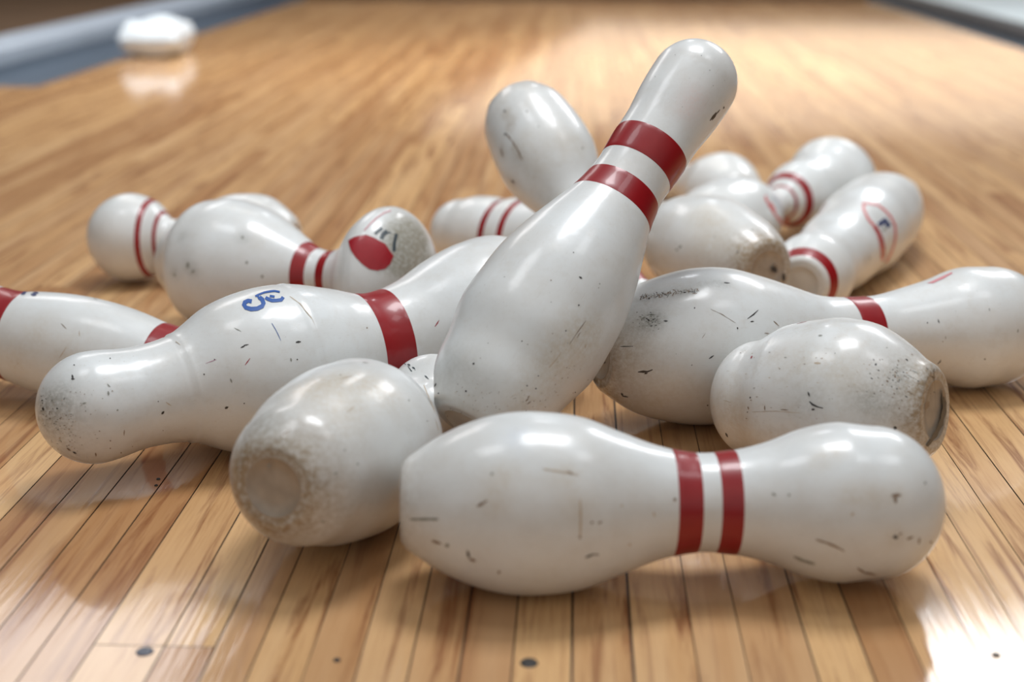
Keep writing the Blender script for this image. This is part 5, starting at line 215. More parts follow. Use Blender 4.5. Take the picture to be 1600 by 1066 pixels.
 'right': {"bands":[[238.2,262.6]],"strokes":[["pink",[[322.1,-1.608,326.6,-1.523],[325.6,-1.624,329.9,-1.543],[329.2,-1.639,333.2,-1.562],[334.3,-1.669,336.2,-1.569],[339.1,-1.688,339.2,-1.577],[343.6,-1.696,342.0,-1.597],[348.1,-1.704,344.9,-1.617],[350.1,-1.703,347.6,-1.626],[352.2,-1.702,350.2,-1.635]]],["k",[[16.4,0.106,16.4,0.088],[20.1,0.097,19.9,0.05],[23.0,0.076,22.8,0.05],[26.4,0.024,26.1,0.008]]],["k",[[20.9,0.118,20.7,0.104],[22.1,0.113,21.7,0.084],[23.1,0.093,23.1,0.086]]],["k",[[9.6,0.8,9.8,0.766],[10.6,0.85,11.0,0.766],[11.8,0.847,11.9,0.817]]],["k",[[11.8,0.879,11.4,0.848],[13.5,0.848,13.0,0.785],[15.3,0.798,15.1,0.781]]],["k",[[75.1,0.534,75.0,0.522],[76.0,0.55,75.6,0.516],[76.4,0.538,76.2,0.527]]],["k",[[4.6,-0.439,4.6,-0.448],[7.4,-0.421,7.4,-0.443],[10.3,-0.414,10.3,-0.428],[13.1,-0.407,13.2,-0.416]]],["k",[[107.2,-0.608,107.0,-0.614],[114.1,-0.656,113.5,-0.671],[119.9,-0.723,119.7,-0.727]]],["k",[[109.1,-0.569,109.1,-0.576],[110.8,-0.565,111.0,-0.583],[112.8,-0.573,112.8,-0.578]]],["k",[[95.8,-0.513,96.4,-0.516],[95.6,-0.499,97.0,-0.503],[96.2,-0.486,96.5,-0.487]]],["k",[[69.9,-0.145,69.6,-0.152],[72.1,-0.161,71.5,-0.178],[73.9,-0.187,73.7,-0.192]]],["k",[[55.5,-0.069,55.6,-0.076],[55.8,-0.062,56.1,-0.08],[56.3,-0.067,56.4,-0.072]]],["k",[[63.9,-0.838,64.3,-0.85],[64.0,-0.825,64.9,-0.851],[64.9,-0.832,65.1,-0.837]]],["k",[[37.8,-0.735,37.9,-0.744],[39.0,-0.716,39.5,-0.743],[40.6,-0.717,40.9,-0.727]]],["k",[[21.2,-1.052,21.5,-1.065],[21.4,-1.045,21.9,-1.065],[21.9,-1.046,22.0,-1.05]]],["b",[[132.6,-0.574,133.2,-0.58],[134.9,-0.538,135.9,-0.55],[137.7,-0.508,137.9,-0.511]]],["b",[[121.1,-0.419,121.1,-0.424],[123.5,-0.412,123.6,-0.424],[126.1,-0.412,126.1,-0.416]]],["g",[[43.2,-0.231,43.3,-0.236],[43.4,-0.225,43.6,-0.239],[43.8,-0.228,43.8,-0.233]]],["b",[[65.2,-0.416,65.0,-0.418],[66.9,-0.445,66.6,-0.449],[68.5,-0.477,68.4,-0.478]]],["b",[[77.0,-0.783,77.1,-0.786],[79.7,-0.749,79.9,-0.754],[82.6,-0.72,82.8,-0.723],[85.3,-0.687,85.8,-0.695],[87.8,-0.656,88.0,-0.661],[90.3,-0.626,90.5,-0.629],[92.8,-0.594,93.0,-0.599],[95.6,-0.567,95.7,-0.569]]],["k",[[61.1,-1.128,61.5,-1.139],[61.9,-1.111,62.7,-1.135],[63.1,-1.108,63.4,-1.117]]],["k",[[98.6,-1.171,99.2,-1.187],[100.9,-1.156,101.8,-1.183],[103.8,-1.159,104.1,-1.168]]],["g",[[22.5,-0.894,22.4,-0.9],[24.0,-0.883,24.0,-0.903],[25.6,-0.888,25.5,-0.892]]],["g",[[28.3,-0.915,28.6,-0.925],[31.1,-0.883,31.4,-0.898],[34.1,-0.864,34.1,-0.867]]],["b",[[67.2,-1.068,67.5,-1.077],[69.1,-1.056,69.4,-1.07],[71.1,-1.05,71.4,-1.058]]],["k",[[299.7,-0.481,299.9,-0.494],[300.1,-0.466,300.8,-0.502],[300.8,-0.473,300.9,-0.483]]],["k",[[310.3,-0.534,310.7,-0.536],[310.1,-0.488,311.2,-0.494],[311.0,-0.447,311.3,-0.449]]],["g",[[315.8,-0.169,316.1,-0.17],[315.6,-0.14,316.4,-0.142],[315.9,-0.112,316.2,-0.113]]],["k",[[314.8,0.499,314.2,0.486],[316.4,0.432,315.1,0.414],[316.1,0.368,315.8,0.366]]],["k",[[353.7,0.274,353.6,0.258],[354.6,0.288,354.3,0.25],[355.0,0.274,355.1,0.266]]],["k",[[357.2,-0.61,357.5,-0.609],[357.0,-0.588,357.7,-0.587],[356.9,-0.563,357.1,-0.563]]],["g",[[383.1,-0.233,383.5,-0.232],[382.5,-0.206,384.0,-0.203],[382.7,-0.178,383.4,-0.176]]],["b",[[313.3,-0.05,313.0,-0.062],[313.5,-0.041,313.5,-0.067],[314.0,-0.048,314.1,-0.055]]],["g",[[366.7,-1.4,367.1,-1.409],[366.6,-1.389,367.8,-1.416],[367.3,-1.396,367.7,-1.405]]],["b",[[27.8,-1.279,27.9,-1.291],[28.6,-1.275,28.7,-1.302],[29.1,-1.278,29.3,-1.289]]],["k",[[27.9,-1.278,27.8,-1.289],[30.3,-1.327,29.9,-1.342],[32.5,-1.386,32.6,-1.396]]],["b",[[29.3,-1.356,29.5,-1.367],[30.5,-1.339,30.7,-1.353],[31.7,-1.326,31.9,-1.336]]],["k",[[30.0,-1.273,29.8,-1.275],[31.7,-1.311,31.5,-1.324],[33.4,-1.359,33.2,-1.36]]],["b",[[30.0,-1.276,30.1,-1.287],[31.4,-1.275,31.6,-1.298],[32.9,-1.285,33.0,-1.295]]],["k",[[30.6,-1.314,30.7,-1.315],[31.2,-1.284,31.4,-1.288],[31.9,-1.257,32.0,-1.258]]],["b",[[32.7,-1.298,32.8,-1.308],[34.3,-1.317,34.2,-1.33],[35.6,-1.34,35.5,-1.341]]],["k",[[33.3,-1.333,33.4,-1.334],[33.3,-1.295,34.0,-1.306],[33.8,-1.267,34.0,-1.268]]],["b",[[34.2,-1.38,34.5,-1.379],[32.9,-1.297,33.6,-1.295],[32.3,-1.22,32.5,-1.22]]],["b",[[33.5,-1.231,33.7,-1.242],[34.6,-1.229,34.8,-1.251],[35.8,-1.238,35.7,-1.24]]],["k",[[33.2,-1.218,33.4,-1.229],[34.0,-1.204,34.3,-1.228],[35.1,-1.211,35.1,-1.214]]],["g",[[34.8,-1.294,35.0,-1.305],[35.2,-1.28,35.7,-1.303],[35.8,-1.279,36.1,-1.289]]],["b",[[35.8,-1.24,36.2,-1.25],[35.9,-1.227,36.6,-1.247],[36.4,-1.225,36.5,-1.226]]],["g",[[37.3,-1.31,37.5,-1.31],[37.2,-1.286,37.5,-1.287],[37.5,-1.271,37.6,-1.271]]],["g",[[36.2,-1.251,36.3,-1.261],[37.5,-1.246,37.6,-1.261],[39.0,-1.254,38.9,-1.256]]],["k",[[39.8,-1.315,39.9,-1.315],[39.4,-1.268,39.8,-1.268],[39.6,-1.229,39.7,-1.229]]],["b",[[38.0,-1.236,38.3,-1.245],[39.0,-1.217,39.3,-1.229],[40.0,-1.202,40.0,-1.204]]],["g",[[37.5,-1.206,37.5,-1.209],[38.3,-1.181,38.8,-1.202],[39.6,-1.176,39.6,-1.178]]],["k",[[41.9,-1.308,42.1,-1.308],[41.6,-1.275,42.3,-1.284],[42.0,-1.259,42.2,-1.259]]],["b",[[40.7,-1.25,40.7,-1.253],[41.5,-1.225,42.0,-1.247],[42.8,-1.219,42.9,-1.222]]],["k",[[39.5,-1.192,39.6,-1.202],[41.0,-1.198,40.9,-1.214],[42.3,-1.21,42.5,-1.219]]],["b",[[41.0,-1.16,41.2,-1.17],[42.4,-1.154,42.5,-1.169],[43.6,-1.154,43.8,-1.163]]],["g",[[43.0,-1.255,43.1,-1.256],[43.4,-1.219,43.9,-1.229],[44.1,-1.193,44.5,-1.2]]],["b",[[41.1,-1.162,41.1,-1.172],[42.4,-1.183,41.9,-1.198],[43.4,-1.216,43.2,-1.218]]],["b",[[43.8,-1.178,43.5,-1.181],[45.6,-1.21,45.3,-1.223],[47.4,-1.251,47.3,-1.253]]],["k",[[45.2,-1.251,45.5,-1.259],[45.7,-1.211,46.3,-1.22],[46.7,-1.179,46.8,-1.18]]],["b",[[43.8,-1.189,44.0,-1.191],[44.0,-1.166,44.6,-1.179],[44.9,-1.161,44.9,-1.162]]],["g",[[46.0,-1.184,46.3,-1.194],[46.4,-1.169,46.9,-1.183],[47.2,-1.166,47.3,-1.168]]],["k",[[46.5,-1.206,46.6,-1.207],[47.0,-1.169,47.5,-1.178],[47.9,-1.14,48.0,-1.141]]],["b",[[46.5,-1.205,46.6,-1.207],[47.5,-1.19,47.8,-1.201],[48.4,-1.177,48.7,-1.185]]],["b",[[48.8,-1.198,48.6,-1.201],[49.8,-1.197,49.9,-1.219],[51.1,-1.215,51.0,-1.218]]],["g",[[46.7,-1.105,46.7,-1.114],[48.8,-1.138,48.4,-1.152],[50.7,-1.182,50.8,-1.191]]],["b",[[48.0,-1.166,48.1,-1.176],[49.8,-1.183,49.7,-1.196],[51.4,-1.203,51.5,-1.212]]],["b",[[50.3,-1.17,50.5,-1.179],[51.2,-1.165,51.3,-1.18],[52.2,-1.173,52.2,-1.175]]],["g",[[51.2,-1.202,51.0,-1.204],[52.0,-1.211,51.7,-1.224],[52.5,-1.224,52.6,-1.233]]],["b",[[51.3,-1.216,51.7,-1.223],[51.3,-1.19,52.1,-1.199],[51.7,-1.166,52.1,-1.174]]],["b",[[51.5,-1.116,51.5,-1.124],[53.5,-1.145,53.2,-1.159],[55.4,-1.186,55.2,-1.188]]],["b",[[54.3,-1.238,54.3,-1.24],[54.9,-1.215,55.6,-1.233],[56.2,-1.208,56.2,-1.21]]],["b",[[51.4,-1.114,51.6,-1.123],[51.9,-1.111,51.9,-1.125],[52.5,-1.12,52.4,-1.122]]],["g",[[54.1,-1.131,53.9,-1.133],[55.7,-1.151,55.5,-1.163],[57.2,-1.181,57.1,-1.182]]],["b",[[56.0,-1.221,56.3,-1.221],[55.4,-1.165,56.2,-1.171],[55.6,-1.121,55.7,-1.121]]],["b",[[54.0,-1.129,53.9,-1.131],[55.1,-1.136,54.8,-1.141],[55.9,-1.146,55.9,-1.147]]],["b",[[57.9,-1.203,58.3,-1.21],[57.9,-1.176,58.3,-1.177],[58.2,-1.15,58.3,-1.15]]],["g",[[57.4,-1.178,57.5,-1.181],[58.5,-1.161,58.9,-1.175],[59.9,-1.155,59.9,-1.157]]],["b",[[56.4,-1.136,56.6,-1.145],[56.8,-1.132,57.0,-1.145],[57.1,-1.133,57.4,-1.141]]],["g",[[58.0,-1.101,57.9,-1.103],[59.9,-1.122,59.8,-1.134],[62.0,-1.159,61.9,-1.16]]],["g",[[58.2,-1.116,58.5,-1.124],[58.9,-1.112,59.1,-1.122],[59.5,-1.11,59.5,-1.111]]],["k",[[59.8,-1.182,60.0,-1.183],[59.7,-1.147,60.4,-1.154],[60.2,-1.119,60.3,-1.119]]],["g",[[60.6,-1.119,60.9,-1.127],[61.0,-1.113,61.5,-1.124],[61.6,-1.11,61.7,-1.112]]],["g",[[62.0,-1.172,62.0,-1.173],[62.0,-1.162,62.4,-1.173],[62.4,-1.162,62.7,-1.169]]],["k",[[61.7,-1.161,61.7,-1.163],[62.9,-1.157,63.1,-1.168],[64.0,-1.156,64.2,-1.163]]],["g",[[63.4,-1.131,63.2,-1.135],[64.7,-1.137,64.6,-1.152],[66.0,-1.155,65.9,-1.158]]],["b",[[64.6,-1.188,64.8,-1.188],[64.7,-1.137,65.2,-1.138],[65.1,-1.086,65.3,-1.087]]],["g",[[62.8,-1.11,62.7,-1.112],[63.6,-1.116,63.3,-1.122],[64.3,-1.126,64.2,-1.128]]],["b",[[64.7,-1.091,64.7,-1.099],[66.1,-1.122,65.6,-1.133],[67.3,-1.163,67.1,-1.164]]],["b",[[64.9,-1.102,65.0,-1.11],[65.9,-1.111,65.7,-1.122],[66.8,-1.13,66.7,-1.131]]],["k",[[65.1,-1.113,65.4,-1.121],[66.5,-1.107,66.7,-1.119],[68.2,-1.111,68.1,-1.113]]],["g",[[67.8,-1.127,68.0,-1.135],[69.0,-1.122,69.2,-1.134],[70.4,-1.126,70.3,-1.128]]],["k",[[67.2,-1.103,67.2,-1.106],[68.2,-1.088,68.8,-1.108],[69.8,-1.09,69.8,-1.093]]],["b",[[68.8,-1.171,69.2,-1.177],[68.9,-1.143,69.4,-1.144],[69.1,-1.11,69.5,-1.116]]],["b",[[70.1,-1.126,70.2,-1.127],[70.2,-1.115,70.7,-1.124],[70.7,-1.111,70.8,-1.112]]],["k",[[69.3,-1.092,69.4,-1.094],[69.9,-1.077,70.3,-1.09],[70.8,-1.073,70.9,-1.075]]],["k",[[68.6,-1.057,68.4,-1.059],[70.6,-1.101,70.1,-1.105],[72.4,-1.153,72.3,-1.155]]],["b",[[71.8,-1.097,71.9,-1.106],[73.2,-1.114,72.9,-1.126],[74.2,-1.135,74.3,-1.143]]],["g",[[71.9,-1.109,72.1,-1.11],[71.7,-1.087,72.4,-1.093],[71.9,-1.07,72.1,-1.07]]],["b",[[72.8,-1.142,73.2,-1.149],[72.9,-1.106,73.6,-1.114],[73.5,-1.077,73.7,-1.078]]],["g",[[21.7,-0.951,21.8,-0.954],[21.8,-0.938,22.3,-0.951],[22.3,-0.935,22.3,-0.937]]],["k",[[30.8,-0.764,30.8,-0.766],[31.3,-0.753,31.6,-0.764],[32.2,-0.75,32.2,-0.752]]],["g",[[28.1,-0.62,28.1,-0.624],[28.5,-0.617,28.4,-0.628],[28.8,-0.621,28.8,-0.624]]],["k",[[30.9,-0.881,31.2,-0.89],[31.3,-0.877,31.5,-0.892],[31.7,-0.88,31.7,-0.883]]],["g",[[31.3,-0.893,31.4,-0.896],[31.8,-0.877,32.0,-0.885],[32.5,-0.867,32.8,-0.874]]],["g",[[29.0,-0.83,29.0,-0.834],[29.8,-0.826,29.7,-0.836],[30.5,-0.828,30.5,-0.831]]],["g",[[24.7,-0.814,24.7,-0.818],[25.5,-0.807,25.6,-0.821],[26.4,-0.81,26.4,-0.813]]],["g",[[28.3,-0.873,28.4,-0.876],[29.3,-0.864,29.4,-0.871],[30.1,-0.855,30.2,-0.857]]],["g",[[23.9,-0.866,23.8,-0.869],[24.4,-0.863,24.2,-0.873],[24.8,-0.867,24.7,-0.87]]],["g",[[26.7,-0.739,26.6,-0.743],[27.7,-0.737,27.5,-0.748],[28.6,-0.742,28.5,-0.745]]],["k",[[30.6,-0.701,30.6,-0.704],[31.2,-0.692,31.4,-0.705],[31.9,-0.693,31.9,-0.696]]],["g",[[30.7,-0.912,30.8,-0.914],[30.8,-0.897,31.1,-0.902],[31.4,-0.891,31.5,-0.892]]],["g",[[27.1,-0.744,27.1,-0.749],[28.1,-0.738,28.0,-0.75],[28.8,-0.736,28.7,-0.739]]],["g",[[16.2,-0.887,16.2,-0.891],[16.6,-0.875,16.8,-0.891],[17.2,-0.876,17.2,-0.878]]],["g",[[22.6,-0.901,22.7,-0.904],[23.5,-0.883,23.6,-0.891],[24.5,-0.87,24.5,-0.872]]],["g",[[26.6,-0.916,26.6,-0.92],[27.4,-0.905,27.6,-0.919],[28.5,-0.905,28.5,-0.907]]],["g",[[23.4,-0.743,23.7,-0.751],[23.7,-0.737,23.8,-0.746],[24.2,-0.737,24.2,-0.74]]],["g",[[29.3,-0.8,29.3,-0.803],[30.1,-0.79,30.3,-0.803],[31.1,-0.791,31.1,-0.794]]],["k",[[31.9,-0.773,31.9,-0.776],[32.5,-0.769,32.4,-0.778],[33.0,-0.771,33.0,-0.773]]],["g",[[24.8,-0.739,25.0,-0.741],[24.8,-0.726,25.2,-0.732],[25.2,-0.721,25.3,-0.723]]],["k",[[29.8,-0.949,29.8,-0.951],[30.4,-0.936,30.7,-0.948],[31.3,-0.934,31.3,-0.936]]],["g",[[28.2,-0.794,28.2,-0.799],[28.5,-0.786,28.6,-0.801],[28.9,-0.789,29.1,-0.796]]],["g",[[34.2,-0.782,34.1,-0.785],[35.2,-0.779,35.1,-0.786],[36.2,-0.781,36.2,-0.783]]],["k",[[29.8,-0.812,29.8,-0.816],[30.5,-0.798,30.9,-0.812],[31.6,-0.795,31.6,-0.798]]],["g",[[32.9,-0.724,33.0,-0.727],[33.5,-0.716,33.7,-0.723],[33.9,-0.708,34.0,-0.711]]],["k",[[25.9,-0.85,25.9,-0.853],[26.2,-0.841,26.4,-0.853],[26.7,-0.841,26.7,-0.843]]],["g",[[33.2,-0.795,33.2,-0.798],[33.9,-0.79,33.9,-0.799],[34.6,-0.792,34.6,-0.794]]],["k",[[28.6,-0.753,28.6,-0.758],[29.4,-0.751,29.3,-0.762],[30.1,-0.756,30.0,-0.759]]],["k",[[27.2,-0.707,27.2,-0.711],[28.1,-0.7,28.3,-0.713],[29.1,-0.703,29.1,-0.706]]],["k",[[29.7,-0.901,29.9,-0.91],[30.3,-0.899,30.4,-0.913],[30.9,-0.902,31.1,-0.91]]],["k",[[29.3,-0.877,29.5,-0.885],[29.9,-0.871,30.0,-0.878],[30.6,-0.87,30.6,-0.872]]],["g",[[32.2,-0.78,32.4,-0.789],[33.0,-0.778,33.1,-0.792],[33.8,-0.782,33.7,-0.785]]],["g",[[33.4,-0.72,33.4,-0.723],[34.1,-0.71,34.3,-0.722],[35.0,-0.71,35.0,-0.712]]],["k",[[28.6,-0.797,28.6,-0.801],[28.8,-0.788,29.1,-0.802],[29.2,-0.789,29.2,-0.792]]],["g",[[25.7,-0.748,25.7,-0.752],[26.4,-0.735,26.5,-0.746],[27.4,-0.734,27.4,-0.737]]],["k",[[32.0,-0.625,32.0,-0.629],[32.6,-0.624,32.4,-0.635],[33.1,-0.63,33.1,-0.633]]],["g",[[23.9,-0.901,23.9,-0.905],[24.8,-0.89,25.0,-0.906],[26.0,-0.891,26.0,-0.893]]],["g",[[31.0,-0.788,31.1,-0.791],[31.4,-0.777,31.7,-0.789],[32.0,-0.776,32.0,-0.779]]],["g",[[22.0,-0.94,22.0,-0.943],[22.7,-0.923,23.0,-0.937],[23.7,-0.918,23.7,-0.92]]],["k",[[30.9,-0.819,31.2,-0.827],[31.8,-0.808,31.9,-0.817],[32.5,-0.798,32.6,-0.801]]],["k",[[25.6,-0.858,25.8,-0.867],[26.3,-0.855,26.2,-0.865],[27.0,-0.859,27.0,-0.862]]],["g",[[26.6,-0.721,26.9,-0.729],[27.5,-0.714,27.5,-0.722],[28.3,-0.713,28.3,-0.715]]],["g",[[25.7,-0.787,25.8,-0.79],[26.2,-0.767,26.7,-0.78],[27.0,-0.753,27.3,-0.76]]],["g",[[22.3,-0.89,22.4,-0.893],[23.0,-0.874,23.1,-0.88],[23.7,-0.862,23.8,-0.864]]],["g",[[29.8,-0.769,30.1,-0.777],[30.1,-0.762,30.4,-0.771],[30.6,-0.761,30.7,-0.763]]],["g",[[28.7,-0.778,28.7,-0.782],[29.2,-0.768,29.4,-0.782],[29.9,-0.769,30.1,-0.776]]],["k",[[26.4,-0.843,26.7,-0.85],[27.0,-0.822,27.5,-0.834],[27.8,-0.806,28.1,-0.813]]],["g",[[28.4,-0.773,28.4,-0.775],[29.0,-0.774,28.8,-0.781],[29.5,-0.78,29.4,-0.782]]],["g",[[24.8,-0.877,25.0,-0.886],[25.3,-0.877,25.3,-0.891],[25.6,-0.883,25.8,-0.891]]],["g",[[22.4,-0.951,22.5,-0.954],[22.5,-0.937,22.8,-0.944],[22.8,-0.927,23.1,-0.936]]],["g",[[27.3,-0.918,27.4,-0.922],[27.7,-0.901,28.0,-0.91],[28.3,-0.89,28.4,-0.893]]],["g",[[31.1,-0.855,31.1,-0.858],[31.6,-0.845,31.8,-0.857],[32.3,-0.844,32.3,-0.846]]],["k",[[26.6,-0.811,26.6,-0.815],[27.0,-0.8,27.3,-0.814],[27.7,-0.8,27.7,-0.803]]],["g",[[19.7,-0.764,19.7,-0.769],[19.9,-0.753,20.2,-0.769],[20.4,-0.754,20.4,-0.758]]],["g",[[29.6,-0.789,29.6,-0.793],[30.1,-0.785,30.3,-0.801],[30.6,-0.789,30.5,-0.792]]],["g",[[20.2,-0.82,20.2,-0.824],[20.3,-0.809,20.6,-0.823],[20.7,-0.81,20.8,-0.812]]],["g",[[19.5,-0.901,19.7,-0.911],[20.5,-0.895,20.5,-0.905],[21.2,-0.89,21.2,-0.893]]],["k",[[22.4,-0.871,22.5,-0.875],[22.5,-0.859,22.9,-0.874],[23.0,-0.859,23.0,-0.862]]],["k",[[23.6,-0.967,23.6,-0.97],[24.1,-0.948,24.3,-0.956],[24.8,-0.935,24.9,-0.938]]],["g",[[33.6,-0.827,33.8,-0.836],[34.5,-0.825,34.6,-0.838],[35.3,-0.828,35.3,-0.83]]]],"smudge":[[26.8,-0.799,7.9,"g",0.5],[31.8,-0.784,7.9,"g",0.5],[34.0,-1.244,6.6,"g",0.35],[45.5,-1.184,6.6,"g",0.35],[56.4,-1.157,6.6,"g",0.35],[67.2,-1.126,6.6,"g",0.35],[80.6,-1.182,6.6,"g",0.35],[91.2,-1.181,6.6,"g",0.35],[99.9,-1.161,6.6,"g",0.35],[0.0,1.568,7.9,"b",0.5],[0.0,1.193,7.9,"b",0.5],[8.5,1.189,7.9,"b",0.5],[0.1,1.917,3.4,"k",0.85],[0.2,1.751,3.4,"k",0.85],[8.4,-0.125,15.8,"t",0.25],[46.8,0.322,15.8,"t",0.25],[32.1,0.699,15.8,"t",0.25]],"ring":[],"base":[["k",[[12.1,5.3,11.4,5.1],[14.7,4.1,12.2,3.8],[15.5,2.8,14.8,2.6]]]]},
